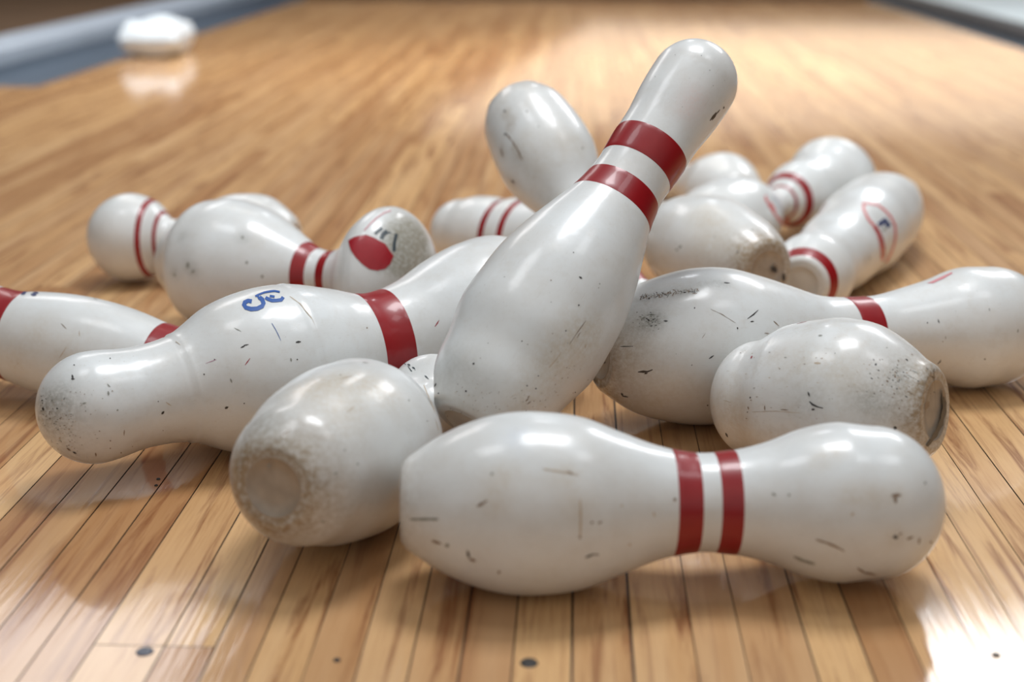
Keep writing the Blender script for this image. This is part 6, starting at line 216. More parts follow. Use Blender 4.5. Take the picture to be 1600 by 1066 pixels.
 'short': {"bands":[],"strokes":[["k",[[71.3,-2.73,70.9,-2.726],[70.9,-2.758,69.6,-2.749],[69.5,-2.781,69.2,-2.778]]],["k",[[69.6,-2.836,69.1,-2.829],[67.3,-2.875,66.4,-2.855],[62.7,-2.895,62.5,-2.881],[59.1,-2.903,58.9,-2.892]]],["k",[[67.6,-2.924,67.6,-2.914],[66.2,-2.93,66.3,-2.905],[64.9,-2.92,64.9,-2.913]]],["k",[[15.0,3.113,14.1,3.109],[15.8,3.087,13.4,3.075],[15.1,3.053,14.4,3.05]]],["k",[[153.4,2.776,152.4,2.793],[153.6,2.721,151.1,2.762],[152.2,2.689,151.5,2.703]]],["r",[[130.3,-2.234,131.2,-2.221],[129.2,-2.221,131.6,-2.186],[129.6,-2.188,130.3,-2.177]]],["b",[[92.9,-2.946,92.9,-2.941],[89.4,-2.949,89.3,-2.936],[86.0,-2.944,86.0,-2.94]]],["b",[[107.3,-2.912,106.9,-2.912],[107.6,-2.942,106.5,-2.94],[107.1,-2.97,106.7,-2.969]]],["b",[[124.0,-2.949,123.4,-2.946],[124.0,-2.969,122.5,-2.962],[123.0,-2.985,122.6,-2.983]]],["k",[[125.1,-3.026,124.9,-3.017],[124.6,-3.032,124.1,-3.011],[123.7,-3.024,123.5,-3.018]]],["k",[[122.2,-2.831,122.1,-2.822],[121.5,-2.84,121.2,-2.816],[120.6,-2.833,120.5,-2.826]]],["k",[[30.5,-2.237,30.5,-2.222],[29.9,-2.247,30.0,-2.206],[29.3,-2.23,29.4,-2.217]]],["g",[[75.3,-2.005,75.6,-1.994],[73.6,-2.01,74.5,-1.978],[72.4,-1.994,72.7,-1.984]]],["b",[[8.7,-2.499,8.6,-2.491],[6.7,-2.529,6.4,-2.507],[4.5,-2.546,4.4,-2.54]]],["b",[[12.4,-2.855,12.3,-2.843],[12.1,-2.867,11.9,-2.836],[11.6,-2.858,11.6,-2.849]]],["g",[[15.7,-2.375,15.7,-2.361],[15.4,-2.381,15.3,-2.351],[14.9,-2.37,15.0,-2.359]]],["b",[[64.0,-3.021,64.0,-3.016],[63.8,-3.025,63.6,-3.013],[63.4,-3.022,63.4,-3.018]]],["g",[[57.7,-2.241,57.8,-2.232],[57.3,-2.247,57.4,-2.227],[56.9,-2.24,56.9,-2.236]]],["t",[[70.3,-2.396,70.4,-2.385],[67.7,-2.403,68.1,-2.375],[65.4,-2.392,65.5,-2.383]]],["r",[[105.7,-1.581,106.3,-1.563],[102.3,-1.557,103.8,-1.511],[100.0,-1.501,101.7,-1.447]]],["g",[[11.3,-2.166,11.1,-2.157],[9.7,-2.18,9.6,-2.148],[8.1,-2.176,8.0,-2.169]]],["g",[[9.2,-2.008,9.2,-1.994],[7.3,-2.023,7.2,-1.99],[5.3,-2.019,5.3,-2.006]]],["t",[[151.4,-2.891,151.4,-2.887],[146.6,-2.914,146.5,-2.905],[142.2,-2.932,142.2,-2.929]]],["t",[[119.2,-3.009,119.3,-3.006],[115.4,-3.002,115.4,-2.997],[111.5,-2.994,111.5,-2.99],[107.8,-2.988,107.8,-2.982],[104.1,-2.981,104.1,-2.975],[100.6,-2.975,100.6,-2.97],[97.1,-2.97,97.1,-2.963],[93.6,-2.969,93.6,-2.964],[90.1,-2.968,90.1,-2.964],[86.6,-2.969,86.6,-2.962],[83.2,-2.967,83.1,-2.963],[79.8,-2.967,79.7,-2.963],[76.4,-2.966,76.4,-2.964]]],["b",[[19.2,-1.97,19.0,-1.966],[18.8,-1.988,18.6,-1.965],[18.3,-1.987,18.2,-1.984]]],["b",[[21.0,-2.257,20.8,-2.252],[20.7,-2.268,20.4,-2.251],[20.3,-2.266,20.3,-2.258]]],["g",[[32.3,-2.652,32.2,-2.647],[31.6,-2.656,31.4,-2.644],[30.8,-2.653,30.8,-2.649]]],["t",[[34.4,-2.34,34.5,-2.333],[34.3,-2.344,34.1,-2.332],[33.9,-2.343,33.8,-2.34]]],["b",[[7.2,-2.178,7.2,-2.174],[6.5,-2.182,6.6,-2.168],[5.9,-2.175,5.8,-2.172]]],["b",[[8.5,-2.391,8.4,-2.386],[8.0,-2.406,7.9,-2.39],[7.4,-2.413,7.4,-2.406]]],["b",[[22.0,-2.612,21.9,-2.609],[21.4,-2.618,21.3,-2.611],[20.8,-2.62,20.7,-2.618]]],["t",[[23.5,-2.343,23.5,-2.335],[23.2,-2.349,23.0,-2.333],[22.6,-2.347,22.5,-2.343]]],["k",[[19.9,-2.204,19.9,-2.193],[19.6,-2.207,19.6,-2.183],[19.3,-2.196,19.2,-2.191]]],["b",[[11.0,-2.029,11.0,-2.026],[10.3,-2.031,10.5,-2.011],[9.9,-2.016,9.8,-2.013]]],["g",[[12.9,-2.206,12.7,-2.2],[12.3,-2.218,12.1,-2.2],[11.7,-2.217,11.6,-2.212]]],["b",[[17.9,-2.298,17.8,-2.293],[17.4,-2.313,17.1,-2.296],[16.5,-2.319,16.6,-2.311]]],["b",[[3.4,-2.252,3.3,-2.245],[2.8,-2.271,2.6,-2.249],[2.2,-2.268,2.1,-2.263]]],["k",[[17.6,-2.225,17.7,-2.218],[17.1,-2.223,17.1,-2.212],[16.6,-2.212,16.6,-2.21]]],["g",[[16.5,-2.397,16.5,-2.393],[16.0,-2.401,15.9,-2.392],[15.4,-2.399,15.3,-2.396]]],["b",[[16.3,-2.594,16.1,-2.588],[15.9,-2.608,15.5,-2.592],[15.2,-2.612,15.1,-2.607]]],["k",[[15.1,-2.493,14.9,-2.489],[14.8,-2.511,14.4,-2.502],[14.4,-2.52,14.3,-2.518]]],["k",[[15.1,-2.371,15.1,-2.368],[14.5,-2.371,14.6,-2.36],[14.0,-2.366,14.1,-2.36]]],["k",[[27.9,-2.3,27.8,-2.295],[27.4,-2.309,27.2,-2.292],[26.7,-2.306,26.6,-2.302]]],["k",[[18.2,-2.484,18.0,-2.48],[17.9,-2.499,17.6,-2.487],[17.4,-2.506,17.3,-2.503]]],["k",[[14.2,-2.139,14.1,-2.135],[13.6,-2.15,13.5,-2.134],[13.0,-2.148,12.9,-2.145]]],["t",[[15.3,-2.272,15.3,-2.268],[14.7,-2.279,14.7,-2.266],[14.1,-2.276,14.2,-2.269]]],["b",[[1.9,-2.159,1.9,-2.145],[1.8,-2.166,1.5,-2.139],[1.4,-2.16,1.3,-2.154]]],["k",[[16.1,-1.834,16.1,-1.823],[15.3,-1.836,15.5,-1.804],[14.7,-1.81,14.8,-1.799]]],["b",[[29.1,-2.121,28.9,-2.117],[28.7,-2.131,28.5,-2.118],[28.2,-2.135,28.1,-2.132]]],["g",[[2.9,-2.706,2.8,-2.7],[2.6,-2.715,2.4,-2.701],[2.2,-2.716,2.1,-2.712]]],["g",[[2.6,-1.729,2.7,-1.717],[1.9,-1.729,2.2,-1.695],[1.4,-1.706,1.4,-1.695]]],["b",[[4.9,-2.536,4.9,-2.529],[4.2,-2.554,4.1,-2.54],[3.6,-2.562,3.5,-2.559]]],["g",[[18.6,-2.121,18.7,-2.112],[17.9,-2.121,17.9,-2.105],[17.1,-2.113,17.1,-2.11]]],["k",[[8.9,-2.154,8.7,-2.149],[8.5,-2.177,8.2,-2.16],[8.0,-2.188,7.8,-2.184]]],["t",[[16.0,-2.342,15.9,-2.337],[15.4,-2.354,15.3,-2.339],[14.8,-2.355,14.7,-2.352]]],["b",[[5.6,-2.188,5.5,-2.183],[5.1,-2.197,5.1,-2.179],[4.7,-2.192,4.6,-2.188]]],["b",[[16.9,-2.668,16.9,-2.663],[16.5,-2.676,16.3,-2.662],[15.9,-2.675,15.8,-2.67]]],["t",[[8.5,-2.163,8.5,-2.16],[7.8,-2.168,7.9,-2.153],[7.2,-2.161,7.2,-2.158]]],["b",[[10.7,-2.207,10.6,-2.203],[10.0,-2.219,9.8,-2.209],[9.1,-2.225,9.1,-2.222]]],["b",[[21.4,-2.428,21.4,-2.423],[20.7,-2.436,20.6,-2.421],[20.0,-2.434,20.0,-2.427]]],["k",[[15.1,-2.337,14.9,-2.33],[14.7,-2.343,14.5,-2.322],[14.1,-2.338,14.0,-2.333]]],["g",[[9.0,-2.165,9.0,-2.156],[8.2,-2.178,8.0,-2.168],[7.3,-2.184,7.3,-2.181]]],["b",[[11.7,-2.201,11.6,-2.197],[11.5,-2.216,11.1,-2.207],[11.0,-2.226,10.9,-2.223]]],["t",[[16.8,-2.537,16.7,-2.533],[16.3,-2.55,16.1,-2.539],[15.5,-2.558,15.6,-2.552]]],["k",[[3.8,-2.212,3.8,-2.199],[3.5,-2.226,3.3,-2.201],[3.1,-2.221,3.0,-2.215]]],["b",[[15.8,-1.584,15.9,-1.575],[15.2,-1.576,15.4,-1.549],[14.5,-1.556,14.6,-1.548]]],["b",[[17.9,-2.175,17.8,-2.171],[17.2,-2.184,17.1,-2.17],[16.4,-2.182,16.4,-2.18]]],["k",[[9.3,-2.603,9.2,-2.596],[8.6,-2.622,8.4,-2.602],[7.7,-2.627,7.6,-2.621]]],["t",[[22.9,-2.584,22.8,-2.581],[22.4,-2.591,22.2,-2.583],[21.8,-2.593,21.7,-2.59]]],["g",[[28.2,-2.104,28.1,-2.102],[27.4,-2.107,27.5,-2.096],[26.8,-2.101,26.8,-2.099]]],["t",[[13.7,-2.46,13.6,-2.456],[13.3,-2.475,13.1,-2.46],[12.9,-2.479,12.8,-2.475]]],["b",[[21.5,-2.419,21.5,-2.41],[20.9,-2.429,20.7,-2.411],[20.1,-2.429,20.0,-2.425]]],["t",[[12.0,-2.119,12.0,-2.109],[11.6,-2.122,11.5,-2.106],[10.9,-2.125,10.9,-2.116]]],["g",[[16.7,-2.26,16.6,-2.254],[16.0,-2.268,15.9,-2.25],[15.3,-2.264,15.3,-2.255]]],["b",[[19.4,-1.958,19.5,-1.95],[18.9,-1.968,18.8,-1.956],[18.3,-1.974,18.2,-1.972]]],["b",[[24.2,-2.608,24.1,-2.605],[23.9,-2.618,23.7,-2.608],[23.5,-2.62,23.4,-2.617]]],["t",[[10.1,-2.42,10.1,-2.415],[9.3,-2.429,9.2,-2.415],[8.5,-2.429,8.6,-2.422]]],["k",[[20.7,-2.365,20.5,-2.361],[20.3,-2.373,20.1,-2.362],[19.7,-2.377,19.7,-2.37]]],["k",[[32.7,-2.161,32.6,-2.157],[32.1,-2.173,31.9,-2.161],[31.5,-2.174,31.5,-2.171]]],["g",[[13.0,-2.061,13.0,-2.058],[12.6,-2.059,12.7,-2.045],[12.1,-2.052,12.1,-2.049]]],["k",[[27.5,-2.653,27.4,-2.65],[27.0,-2.665,26.9,-2.654],[26.4,-2.669,26.3,-2.666]]],["t",[[1.9,-2.223,1.9,-2.219],[1.2,-2.228,1.3,-2.211],[0.6,-2.22,0.6,-2.216]]],["g",[[13.9,-2.3,13.9,-2.294],[13.4,-2.309,13.3,-2.29],[12.9,-2.304,13.0,-2.295]]],["k",[[15.2,-1.836,15.2,-1.825],[14.7,-1.843,14.7,-1.819],[14.2,-1.836,14.2,-1.827]]],["b",[[1.2,-2.222,1.2,-2.209],[0.8,-2.226,0.7,-2.202],[0.1,-2.224,0.1,-2.213]]],["b",[[18.3,-2.212,18.3,-2.202],[18.0,-2.225,17.8,-2.204],[17.6,-2.227,17.4,-2.223]]],["b",[[11.4,-2.694,11.3,-2.688],[10.9,-2.705,10.8,-2.69],[10.3,-2.707,10.3,-2.702]]],["t",[[11.1,-2.321,11.0,-2.315],[10.5,-2.331,10.4,-2.311],[9.9,-2.327,9.8,-2.322]]],["k",[[18.4,-2.375,18.4,-2.367],[18.0,-2.383,17.8,-2.368],[17.4,-2.384,17.3,-2.38]]],["b",[[3.3,-1.716,3.5,-1.695],[2.5,-1.714,2.9,-1.67],[2.0,-1.68,2.1,-1.668]]],["t",[[8.1,-1.87,8.1,-1.86],[7.7,-1.892,7.6,-1.877],[7.1,-1.908,7.1,-1.906]]],["g",[[32.3,-2.391,32.3,-2.386],[31.7,-2.397,31.6,-2.381],[31.0,-2.392,31.0,-2.388]]],["t",[[4.2,-2.117,4.1,-2.112],[3.8,-2.14,3.5,-2.12],[3.3,-2.148,3.3,-2.137]]],["b",[[28.7,-2.299,28.6,-2.297],[28.5,-2.304,28.3,-2.299],[28.1,-2.309,28.0,-2.307]]],["t",[[20.8,-2.482,20.7,-2.479],[20.7,-2.492,20.4,-2.486],[20.2,-2.501,20.1,-2.499]]],["b",[[23.5,-2.498,23.3,-2.495],[23.3,-2.512,23.0,-2.502],[23.0,-2.517,22.8,-2.515]]],["k",[[30.8,-2.447,30.7,-2.443],[30.1,-2.459,29.8,-2.448],[29.3,-2.463,29.2,-2.46]]],["g",[[18.3,-2.278,18.2,-2.274],[17.8,-2.28,17.6,-2.27],[17.2,-2.275,17.1,-2.272]]],["b",[[1.5,-2.005,1.5,-1.992],[0.7,-2.023,0.7,-1.993],[0.1,-2.009,0.0,-2.005]]],["t",[[18.5,-2.244,18.3,-2.241],[17.9,-2.258,17.7,-2.244],[17.2,-2.262,17.1,-2.259]]],["b",[[18.7,-2.059,18.7,-2.049],[18.4,-2.071,18.1,-2.055],[17.8,-2.076,17.8,-2.068]]],["b",[[1.6,-1.487,1.7,-1.465],[1.1,-1.514,1.3,-1.467],[0.6,-1.516,0.7,-1.503]]],["g",[[4.3,-2.205,4.2,-2.199],[4.0,-2.219,3.8,-2.199],[3.5,-2.224,3.5,-2.214]]],["b",[[12.5,-2.13,12.4,-2.124],[11.8,-2.136,11.8,-2.111],[11.1,-2.127,11.1,-2.117]]],["k",[[3.9,-2.201,3.9,-2.198],[3.6,-2.216,3.4,-2.208],[3.2,-2.225,3.1,-2.222]]],["t",[[28.3,-2.495,28.2,-2.491],[28.2,-2.499,27.9,-2.489],[27.9,-2.497,27.8,-2.494]]],["b",[[17.8,-2.275,17.6,-2.27],[17.5,-2.291,17.1,-2.275],[17.0,-2.296,16.8,-2.292]]],["t",[[16.4,-2.305,16.3,-2.299],[15.7,-2.309,15.6,-2.289],[15.0,-2.303,14.9,-2.298]]],["k",[[27.0,-2.413,26.9,-2.41],[26.6,-2.419,26.4,-2.411],[25.9,-2.422,25.8,-2.42]]],["k",[[19.0,-2.293,18.9,-2.289],[18.7,-2.298,18.5,-2.288],[18.3,-2.296,18.2,-2.294]]],["g",[[1.7,-1.78,1.6,-1.765],[0.9,-1.807,0.9,-1.765],[0.1,-1.806,0.1,-1.792]]],["t",[[144.0,-1.931,144.1,-1.924],[142.7,-1.938,143.0,-1.923],[141.6,-1.936,141.6,-1.935]]],["b",[[64.2,-2.256,64.3,-2.251],[63.7,-2.258,63.8,-2.249],[63.3,-2.253,63.3,-2.252]]],["t",[[34.0,-2.277,34.0,-2.274],[33.4,-2.272,33.6,-2.261],[32.8,-2.262,32.9,-2.257]]],["g",[[28.1,-2.706,28.1,-2.704],[27.3,-2.71,27.4,-2.703],[26.7,-2.708,26.7,-2.706]]],["t",[[99.1,-2.456,99.3,-2.451],[98.6,-2.457,98.8,-2.449],[98.2,-2.454,98.3,-2.45]]],["t",[[110.8,-2.706,110.8,-2.703],[110.3,-2.706,110.5,-2.699],[110.0,-2.702,110.0,-2.7]]],["g",[[29.3,-2.934,29.3,-2.932],[28.9,-2.935,29.0,-2.928],[28.6,-2.931,28.6,-2.929]]],["g",[[119.2,-2.71,119.4,-2.705],[118.1,-2.71,118.3,-2.7],[116.9,-2.704,117.0,-2.701]]],["b",[[66.8,-2.328,66.8,-2.325],[65.8,-2.332,65.8,-2.326],[64.9,-2.332,65.0,-2.328]]],["b",[[78.1,-2.908,78.1,-2.906],[77.5,-2.907,77.6,-2.901],[76.8,-2.902,77.0,-2.9]]],["g",[[76.9,-3.021,76.9,-3.019],[76.3,-3.021,76.4,-3.016],[75.8,-3.018,75.8,-3.017]]],["b",[[127.1,-3.12,126.9,-3.115],[125.9,-3.12,125.8,-3.11],[124.8,-3.114,124.8,-3.111]]],["b",[[140.4,-1.99,140.6,-1.984],[139.0,-2.005,139.3,-1.992],[137.2,-2.026,137.4,-2.021]]],["g",[[96.6,-2.319,96.8,-2.314],[95.5,-2.323,95.8,-2.311],[94.5,-2.32,94.6,-2.316]]],["g",[[85.4,-2.452,85.6,-2.449],[85.0,-2.452,85.2,-2.446],[84.7,-2.447,84.8,-2.446]]],["t",[[73.0,-2.667,73.0,-2.665],[72.5,-2.666,72.7,-2.661],[72.1,-2.662,72.2,-2.661]]],["g",[[53.6,-2.787,53.6,-2.785],[52.9,-2.79,52.9,-2.785],[52.3,-2.79,52.2,-2.788]]],["b",[[43.2,-2.619,43.1,-2.616],[42.9,-2.623,42.9,-2.614],[42.6,-2.621,42.6,-2.618]]],["t",[[40.1,-2.587,40.1,-2.584],[39.5,-2.589,39.5,-2.581],[38.7,-2.587,38.7,-2.585]]],["b",[[98.6,-2.469,98.6,-2.466],[97.7,-2.472,97.9,-2.463],[97.1,-2.468,97.1,-2.466]]],["b",[[147.0,-1.986,147.1,-1.978],[146.4,-1.994,146.6,-1.978],[145.8,-1.994,145.8,-1.992]]],["t",[[131.8,-2.486,132.0,-2.481],[130.5,-2.489,130.7,-2.481],[129.1,-2.489,129.1,-2.488]]],["t",[[133.0,-2.112,133.4,-2.102],[131.7,-2.124,132.3,-2.108],[130.8,-2.125,130.9,-2.12]]],["t",[[38.0,-2.447,37.9,-2.444],[37.8,-2.449,37.7,-2.442],[37.5,-2.446,37.5,-2.444]]],["b",[[37.5,-2.672,37.6,-2.669],[37.1,-2.673,37.3,-2.664],[36.8,-2.667,37.0,-2.664]]],["g",[[18.6,-2.816,18.6,-2.812],[18.0,-2.816,18.0,-2.804],[17.4,-2.807,17.4,-2.804]]],["b",[[21.5,-2.37,21.6,-2.366],[21.1,-2.367,21.3,-2.355],[20.8,-2.356,20.8,-2.353]]],["b",[[121.5,-2.861,121.4,-2.858],[120.5,-2.865,120.3,-2.855],[119.5,-2.863,119.5,-2.86]]],["g",[[102.1,-2.934,102.1,-2.932],[101.0,-2.933,101.0,-2.928],[100.0,-2.928,100.0,-2.927]]],["t",[[89.4,-2.684,89.4,-2.682],[88.7,-2.685,88.8,-2.677],[88.0,-2.681,88.0,-2.678]]],["t",[[65.9,-2.327,66.0,-2.322],[65.2,-2.326,65.6,-2.316],[64.8,-2.32,65.0,-2.316]]],["t",[[126.8,-2.24,127.0,-2.234],[126.1,-2.248,126.6,-2.232],[125.7,-2.245,125.9,-2.24]]],["t",[[39.7,-2.423,39.7,-2.421],[39.1,-2.424,39.3,-2.415],[38.8,-2.418,38.9,-2.414]]],["t",[[48.7,-2.5,48.6,-2.497],[48.1,-2.504,48.0,-2.496],[47.5,-2.503,47.6,-2.499]]],["g",[[23.2,-2.51,23.2,-2.507],[22.9,-2.511,23.0,-2.5],[22.5,-2.506,22.6,-2.501]]],["t",[[80.0,-2.326,80.2,-2.322],[79.5,-2.328,79.6,-2.321],[79.0,-2.326,79.0,-2.325]]],["t",[[40.5,-2.84,40.5,-2.838],[40.1,-2.843,40.1,-2.838],[39.5,-2.843,39.5,-2.842]]],["g",[[23.9,-2.606,23.9,-2.603],[23.3,-2.606,23.3,-2.598],[22.7,-2.601,22.7,-2.599]]],["b",[[70.6,-2.33,70.7,-2.328],[69.8,-2.328,70.0,-2.32],[69.1,-2.322,69.1,-2.32]]],["b",[[58.8,-2.209,58.9,-2.208],[58.5,-2.21,58.7,-2.204],[58.5,-2.203,58.5,-2.202]]],["t",[[106.4,-2.576,106.4,-2.572],[105.3,-2.58,105.4,-2.571],[104.3,-2.578,104.3,-2.576]]],["g",[[140.6,-2.099,140.8,-2.091],[140.1,-2.107,140.6,-2.086],[139.9,-2.102,139.9,-2.099]]],["t",[[65.5,-2.621,65.6,-2.616],[64.7,-2.623,64.6,-2.615],[63.8,-2.62,63.8,-2.617]]],["g",[[28.6,-1.858,28.8,-1.851],[28.2,-1.846,28.6,-1.832],[28.0,-1.827,28.1,-1.826]]],["t",[[78.3,-2.967,78.4,-2.964],[77.5,-2.966,77.8,-2.96],[76.9,-2.961,77.0,-2.959]]],["t",[[37.4,-2.291,37.4,-2.288],[36.7,-2.287,36.7,-2.281],[36.1,-2.279,36.1,-2.277]]],["b",[[78.6,-2.412,78.6,-2.41],[77.6,-2.416,77.5,-2.409],[76.6,-2.415,76.5,-2.413]]],["g",[[113.1,-2.218,113.1,-2.216],[111.8,-2.225,112.1,-2.214],[110.8,-2.223,111.0,-2.219]]],["b",[[115.5,-2.818,115.6,-2.814],[114.6,-2.819,114.8,-2.811],[113.8,-2.816,113.8,-2.813]]],["t",[[27.7,-2.889,27.7,-2.886],[26.9,-2.892,26.8,-2.886],[26.1,-2.892,26.1,-2.89]]]],"smudge":[[9.6,-2.113,11.2,"g",0.3],[13.2,-2.39,11.2,"g",0.3],[32.9,-2.743,11.2,"g",0.3],[25.2,-2.791,11.2,"g",0.3],[69.3,-2.832,11.2,"g",0.3],[0.1,-2.447,8.8,"b",0.45],[1.4,-2.85,8.8,"b",0.45],[3.6,3.083,8.8,"b",0.45],[0.1,-1.846,8.8,"b",0.45],[0.0,-0.604,8.8,"b",0.45],[146.6,-2.989,17.5,"t",0.3],[82.5,-2.356,17.5,"t",0.3],[132.8,2.979,17.5,"t",0.3],[50.6,-2.451,17.5,"t",0.3]],"ring":[],"base":[["b",[[1.3,-2.055,1.2,-2.05],[0.4,-2.073,0.3,-2.053],[-13.9,-27.5,-13.9,-27.6]]],["g",[[9.2,-9.3,9.6,-9.2],[9.8,-8.5,10.7,-8.5],[10.9,-7.8,11.2,-7.7]]],["b",[[-16.1,-17.9,-16.0,-18.0],[-14.2,-17.1,-13.7,-17.4],[-11.9,-16.4,-11.9,-16.6]]],["k",[[-2.5,-14.8,-2.0,-14.9],[-2.2,-14.1,-0.5,-14.3],[-0.4,-13.5,0.0,-13.5]]],["b",[[-10.5,-15.7,-10.4,-15.9],[-9.4,-15.1,-8.9,-15.5],[-8.2,-14.8,-7.8,-14.9]]],["k",[[-5.0,-27.1,-4.5,-27.2],[-2.9,-25.8,-1.9,-26.1],[-0.3,-24.7,0.1,-24.7]]],["t",[[-8.7,-30.2,-8.3,-30.2],[-8.1,-29.4,-6.8,-29.5],[-6.6,-28.7,-6.2,-28.7]]],["k",[[0.1,-1.863,0.2,-1.849],[0.0,-1.857,0.1,-1.817],[-7.5,-30.1,-7.4,-30.2]]],["b",[[-15.4,-20.3,-15.0,-20.3],[-13.3,-19.1,-12.8,-19.3],[-11.1,-18.1,-11.0,-18.2]]],["g",[[-17.3,-20.7,-17.0,-20.7],[-15.5,-19.8,-15.0,-20.1],[-13.3,-19.1,-13.2,-19.2]]],["k",[[0.1,-1.607,0.1,-1.594],[-0.1,-31.4,0.8,-31.5],[1.7,-30.5,2.1,-30.6]]],["g",[[6.2,-24.3,6.6,-24.3],[8.0,-23.3,8.8,-23.4],[10.2,-22.4,10.6,-22.4]]],["b",[[-20.3,-20.1,-19.9,-20.2],[-19.0,-19.1,-18.2,-19.2],[-17.2,-18.2,-16.8,-18.2]]],["k",[[13.4,-6.6,17.3,-5.9],[14.1,-1.4,21.9,0.3],[14.2,1.4,20.2,3.2],[11.9,3.7,21.0,6.8],[9.6,6.2,17.8,9.3],[8.0,9.1,14.3,11.5],[3.9,10.8,13.4,15.0],[0.9,12.8,7.4,16.1],[-3.3,14.5,2.9,17.7],[-8.5,15.5,-0.6,19.9],[-12.3,17.5,-8.0,20.2],[-18.3,18.5,-13.3,21.5],[-22.9,20.2,-19.7,22.2]]],["b",[[-14.9,-11.2,-11.6,-9.7],[-20.9,-10.3,-12.5,-6.5],[-21.4,-6.9,-18.9,-5.8]]],["b",[[15.0,-11.2,17.4,-10.7],[14.3,-7.0,20.2,-5.7],[17.1,-2.0,19.1,-1.6]]]]},
 'left': {"bands":[[110.5,138.6],[276.2,297.5]],"strokes":[["navy",[[141.7,-1.433,138.9,-1.509],[144.1,-1.452,134.9,-1.723],[141.2,-1.622,137.0,-1.759]]],["navy",[[150.8,-1.441,149.1,-1.501],[154.9,-1.398,150.8,-1.548],[156.6,-1.446,155.5,-1.486]]],["navy",[[149.6,-1.551,147.6,-1.619],[153.5,-1.519,148.2,-1.702],[154.8,-1.575,153.1,-1.632]]],["navy",[[148.4,-1.532,148.6,-1.545],[149.9,-1.472,150.6,-1.499],[151.8,-1.435,152.1,-1.439]]],["b",[[199.3,-0.798,199.5,-0.803],[202.9,-0.751,203.3,-0.764],[206.5,-0.716,206.6,-0.72]]],["t",[[206.9,-0.172,206.6,-0.175],[209.0,-0.245,208.3,-0.251],[210.5,-0.319,210.1,-0.323],[211.9,-0.393,211.6,-0.395]]],["t",[[218.2,-0.736,218.5,-0.738],[219.1,-0.686,219.8,-0.691],[220.4,-0.638,220.6,-0.64]]],["g",[[205.8,-1.733,203.6,-1.823],[210.9,-1.686,210.5,-1.704]]],["t",[[164.2,0.132,164.3,0.125],[164.6,0.139,164.9,0.116],[165.0,0.133,165.2,0.123]]]],"smudge":[[211.1,-0.291,14.1,"t",0.3],[179.8,-0.503,14.1,"t",0.3],[160.8,0.113,14.1,"t",0.3]],"ring":[],"base":[]},
 'backleft': {"bands":[[175.0,180.8],[162.1,165.1]],"strokes":[],"smudge":[],"ring":[],"base":[]},
 'second': {"bands":[[172.7,186.3],[198.1,209.0]],"strokes":[["g",[[76.0,-0.261,77.4,-0.26],[74.2,-0.218,78.5,-0.217],[75.4,-0.175,76.6,-0.174]]],["g",[[81.5,-0.113,80.9,-0.127],[84.2,-0.118,82.5,-0.152],[85.4,-0.144,85.0,-0.154]]],["g",[[56.4,-0.041,56.8,-0.058],[57.6,-0.027,58.7,-0.071],[59.5,-0.041,59.9,-0.054]]],["g",[[125.0,-0.783,124.6,-0.812],[126.4,-0.766,125.8,-0.834],[127.3,-0.794,127.2,-0.814]]],["g",[[134.5,-0.349,134.7,-0.376],[135.7,-0.327,135.8,-0.395],[136.8,-0.349,136.9,-0.369]]],["g",[[148.6,-0.091,148.9,-0.122],[149.5,-0.06,150.3,-0.14],[150.9,-0.081,151.2,-0.106]]],["pink2",[[271.9,-0.94,270.4,-0.951],[273.0,-1.001,271.5,-1.012],[273.6,-1.069,272.2,-1.081],[274.6,-1.138,273.0,-1.154],[275.1,-1.216,273.6,-1.232],[276.1,-1.29,274.6,-1.308],[276.5,-1.374,275.0,-1.397],[278.5,-1.52,276.7,-1.552]]],["redlogo",[[257.2,-0.781,257.2,-0.781],[265.6,-0.633,263.1,-0.82],[272.3,-0.545,269.5,-0.854],[280.2,-0.467,275.0,-0.888],[286.2,-0.418,281.1,-0.886],[291.5,-0.424,286.9,-0.881],[296.0,-0.48,291.4,-0.878],[298.2,-0.593,295.6,-0.816],[298.7,-0.774,298.7,-0.774]]],["ink",[[282.8,-0.937,280.4,-0.956],[283.6,-1.001,281.4,-1.022],[285.3,-1.081,283.0,-1.108]]],["ink",[[289.1,-0.931,286.1,-0.916],[288.7,-0.998,285.6,-1.004],[289.9,-1.091,286.9,-1.113]]],["ink",[[298.7,-0.875,297.0,-0.839],[297.7,-0.952,296.0,-0.914],[296.6,-1.028,295.1,-0.986],[295.9,-1.108,294.2,-1.072],[294.8,-1.197,293.1,-1.158]]],["ink",[[289.1,-1.05,288.6,-1.068],[290.3,-1.079,289.6,-1.101],[291.3,-1.113,290.6,-1.135]]]],"smudge":[[77.0,-0.2,6.6,"g",0.35],[58.2,-0.062,6.6,"g",0.35],[83.2,-0.135,6.6,"g",0.35],[60.1,-0.646,6.6,"g",0.35],[126.1,-0.8,6.6,"g",0.35],[300.9,-1.453,13.0,"gb",0.9],[305.7,-1.638,13.0,"gb",0.9],[302.9,-1.166,13.0,"gb",0.9],[306.8,-1.097,13.0,"gb",0.9],[299.6,-1.208,13.0,"gb",0.9],[303.2,-0.939,13.0,"gb",0.9],[303.1,-1.959,13.0,"gb",0.9],[297.8,-1.58,13.0,"gb",0.9],[302.6,-0.623,13.0,"gb",0.9]],"ring":[],"base":[]},
 'centre': {"bands":[[130.2,140.8],[101.7,110.4]],"strokes":[],"smudge":[],"ring":[],"base":[]},
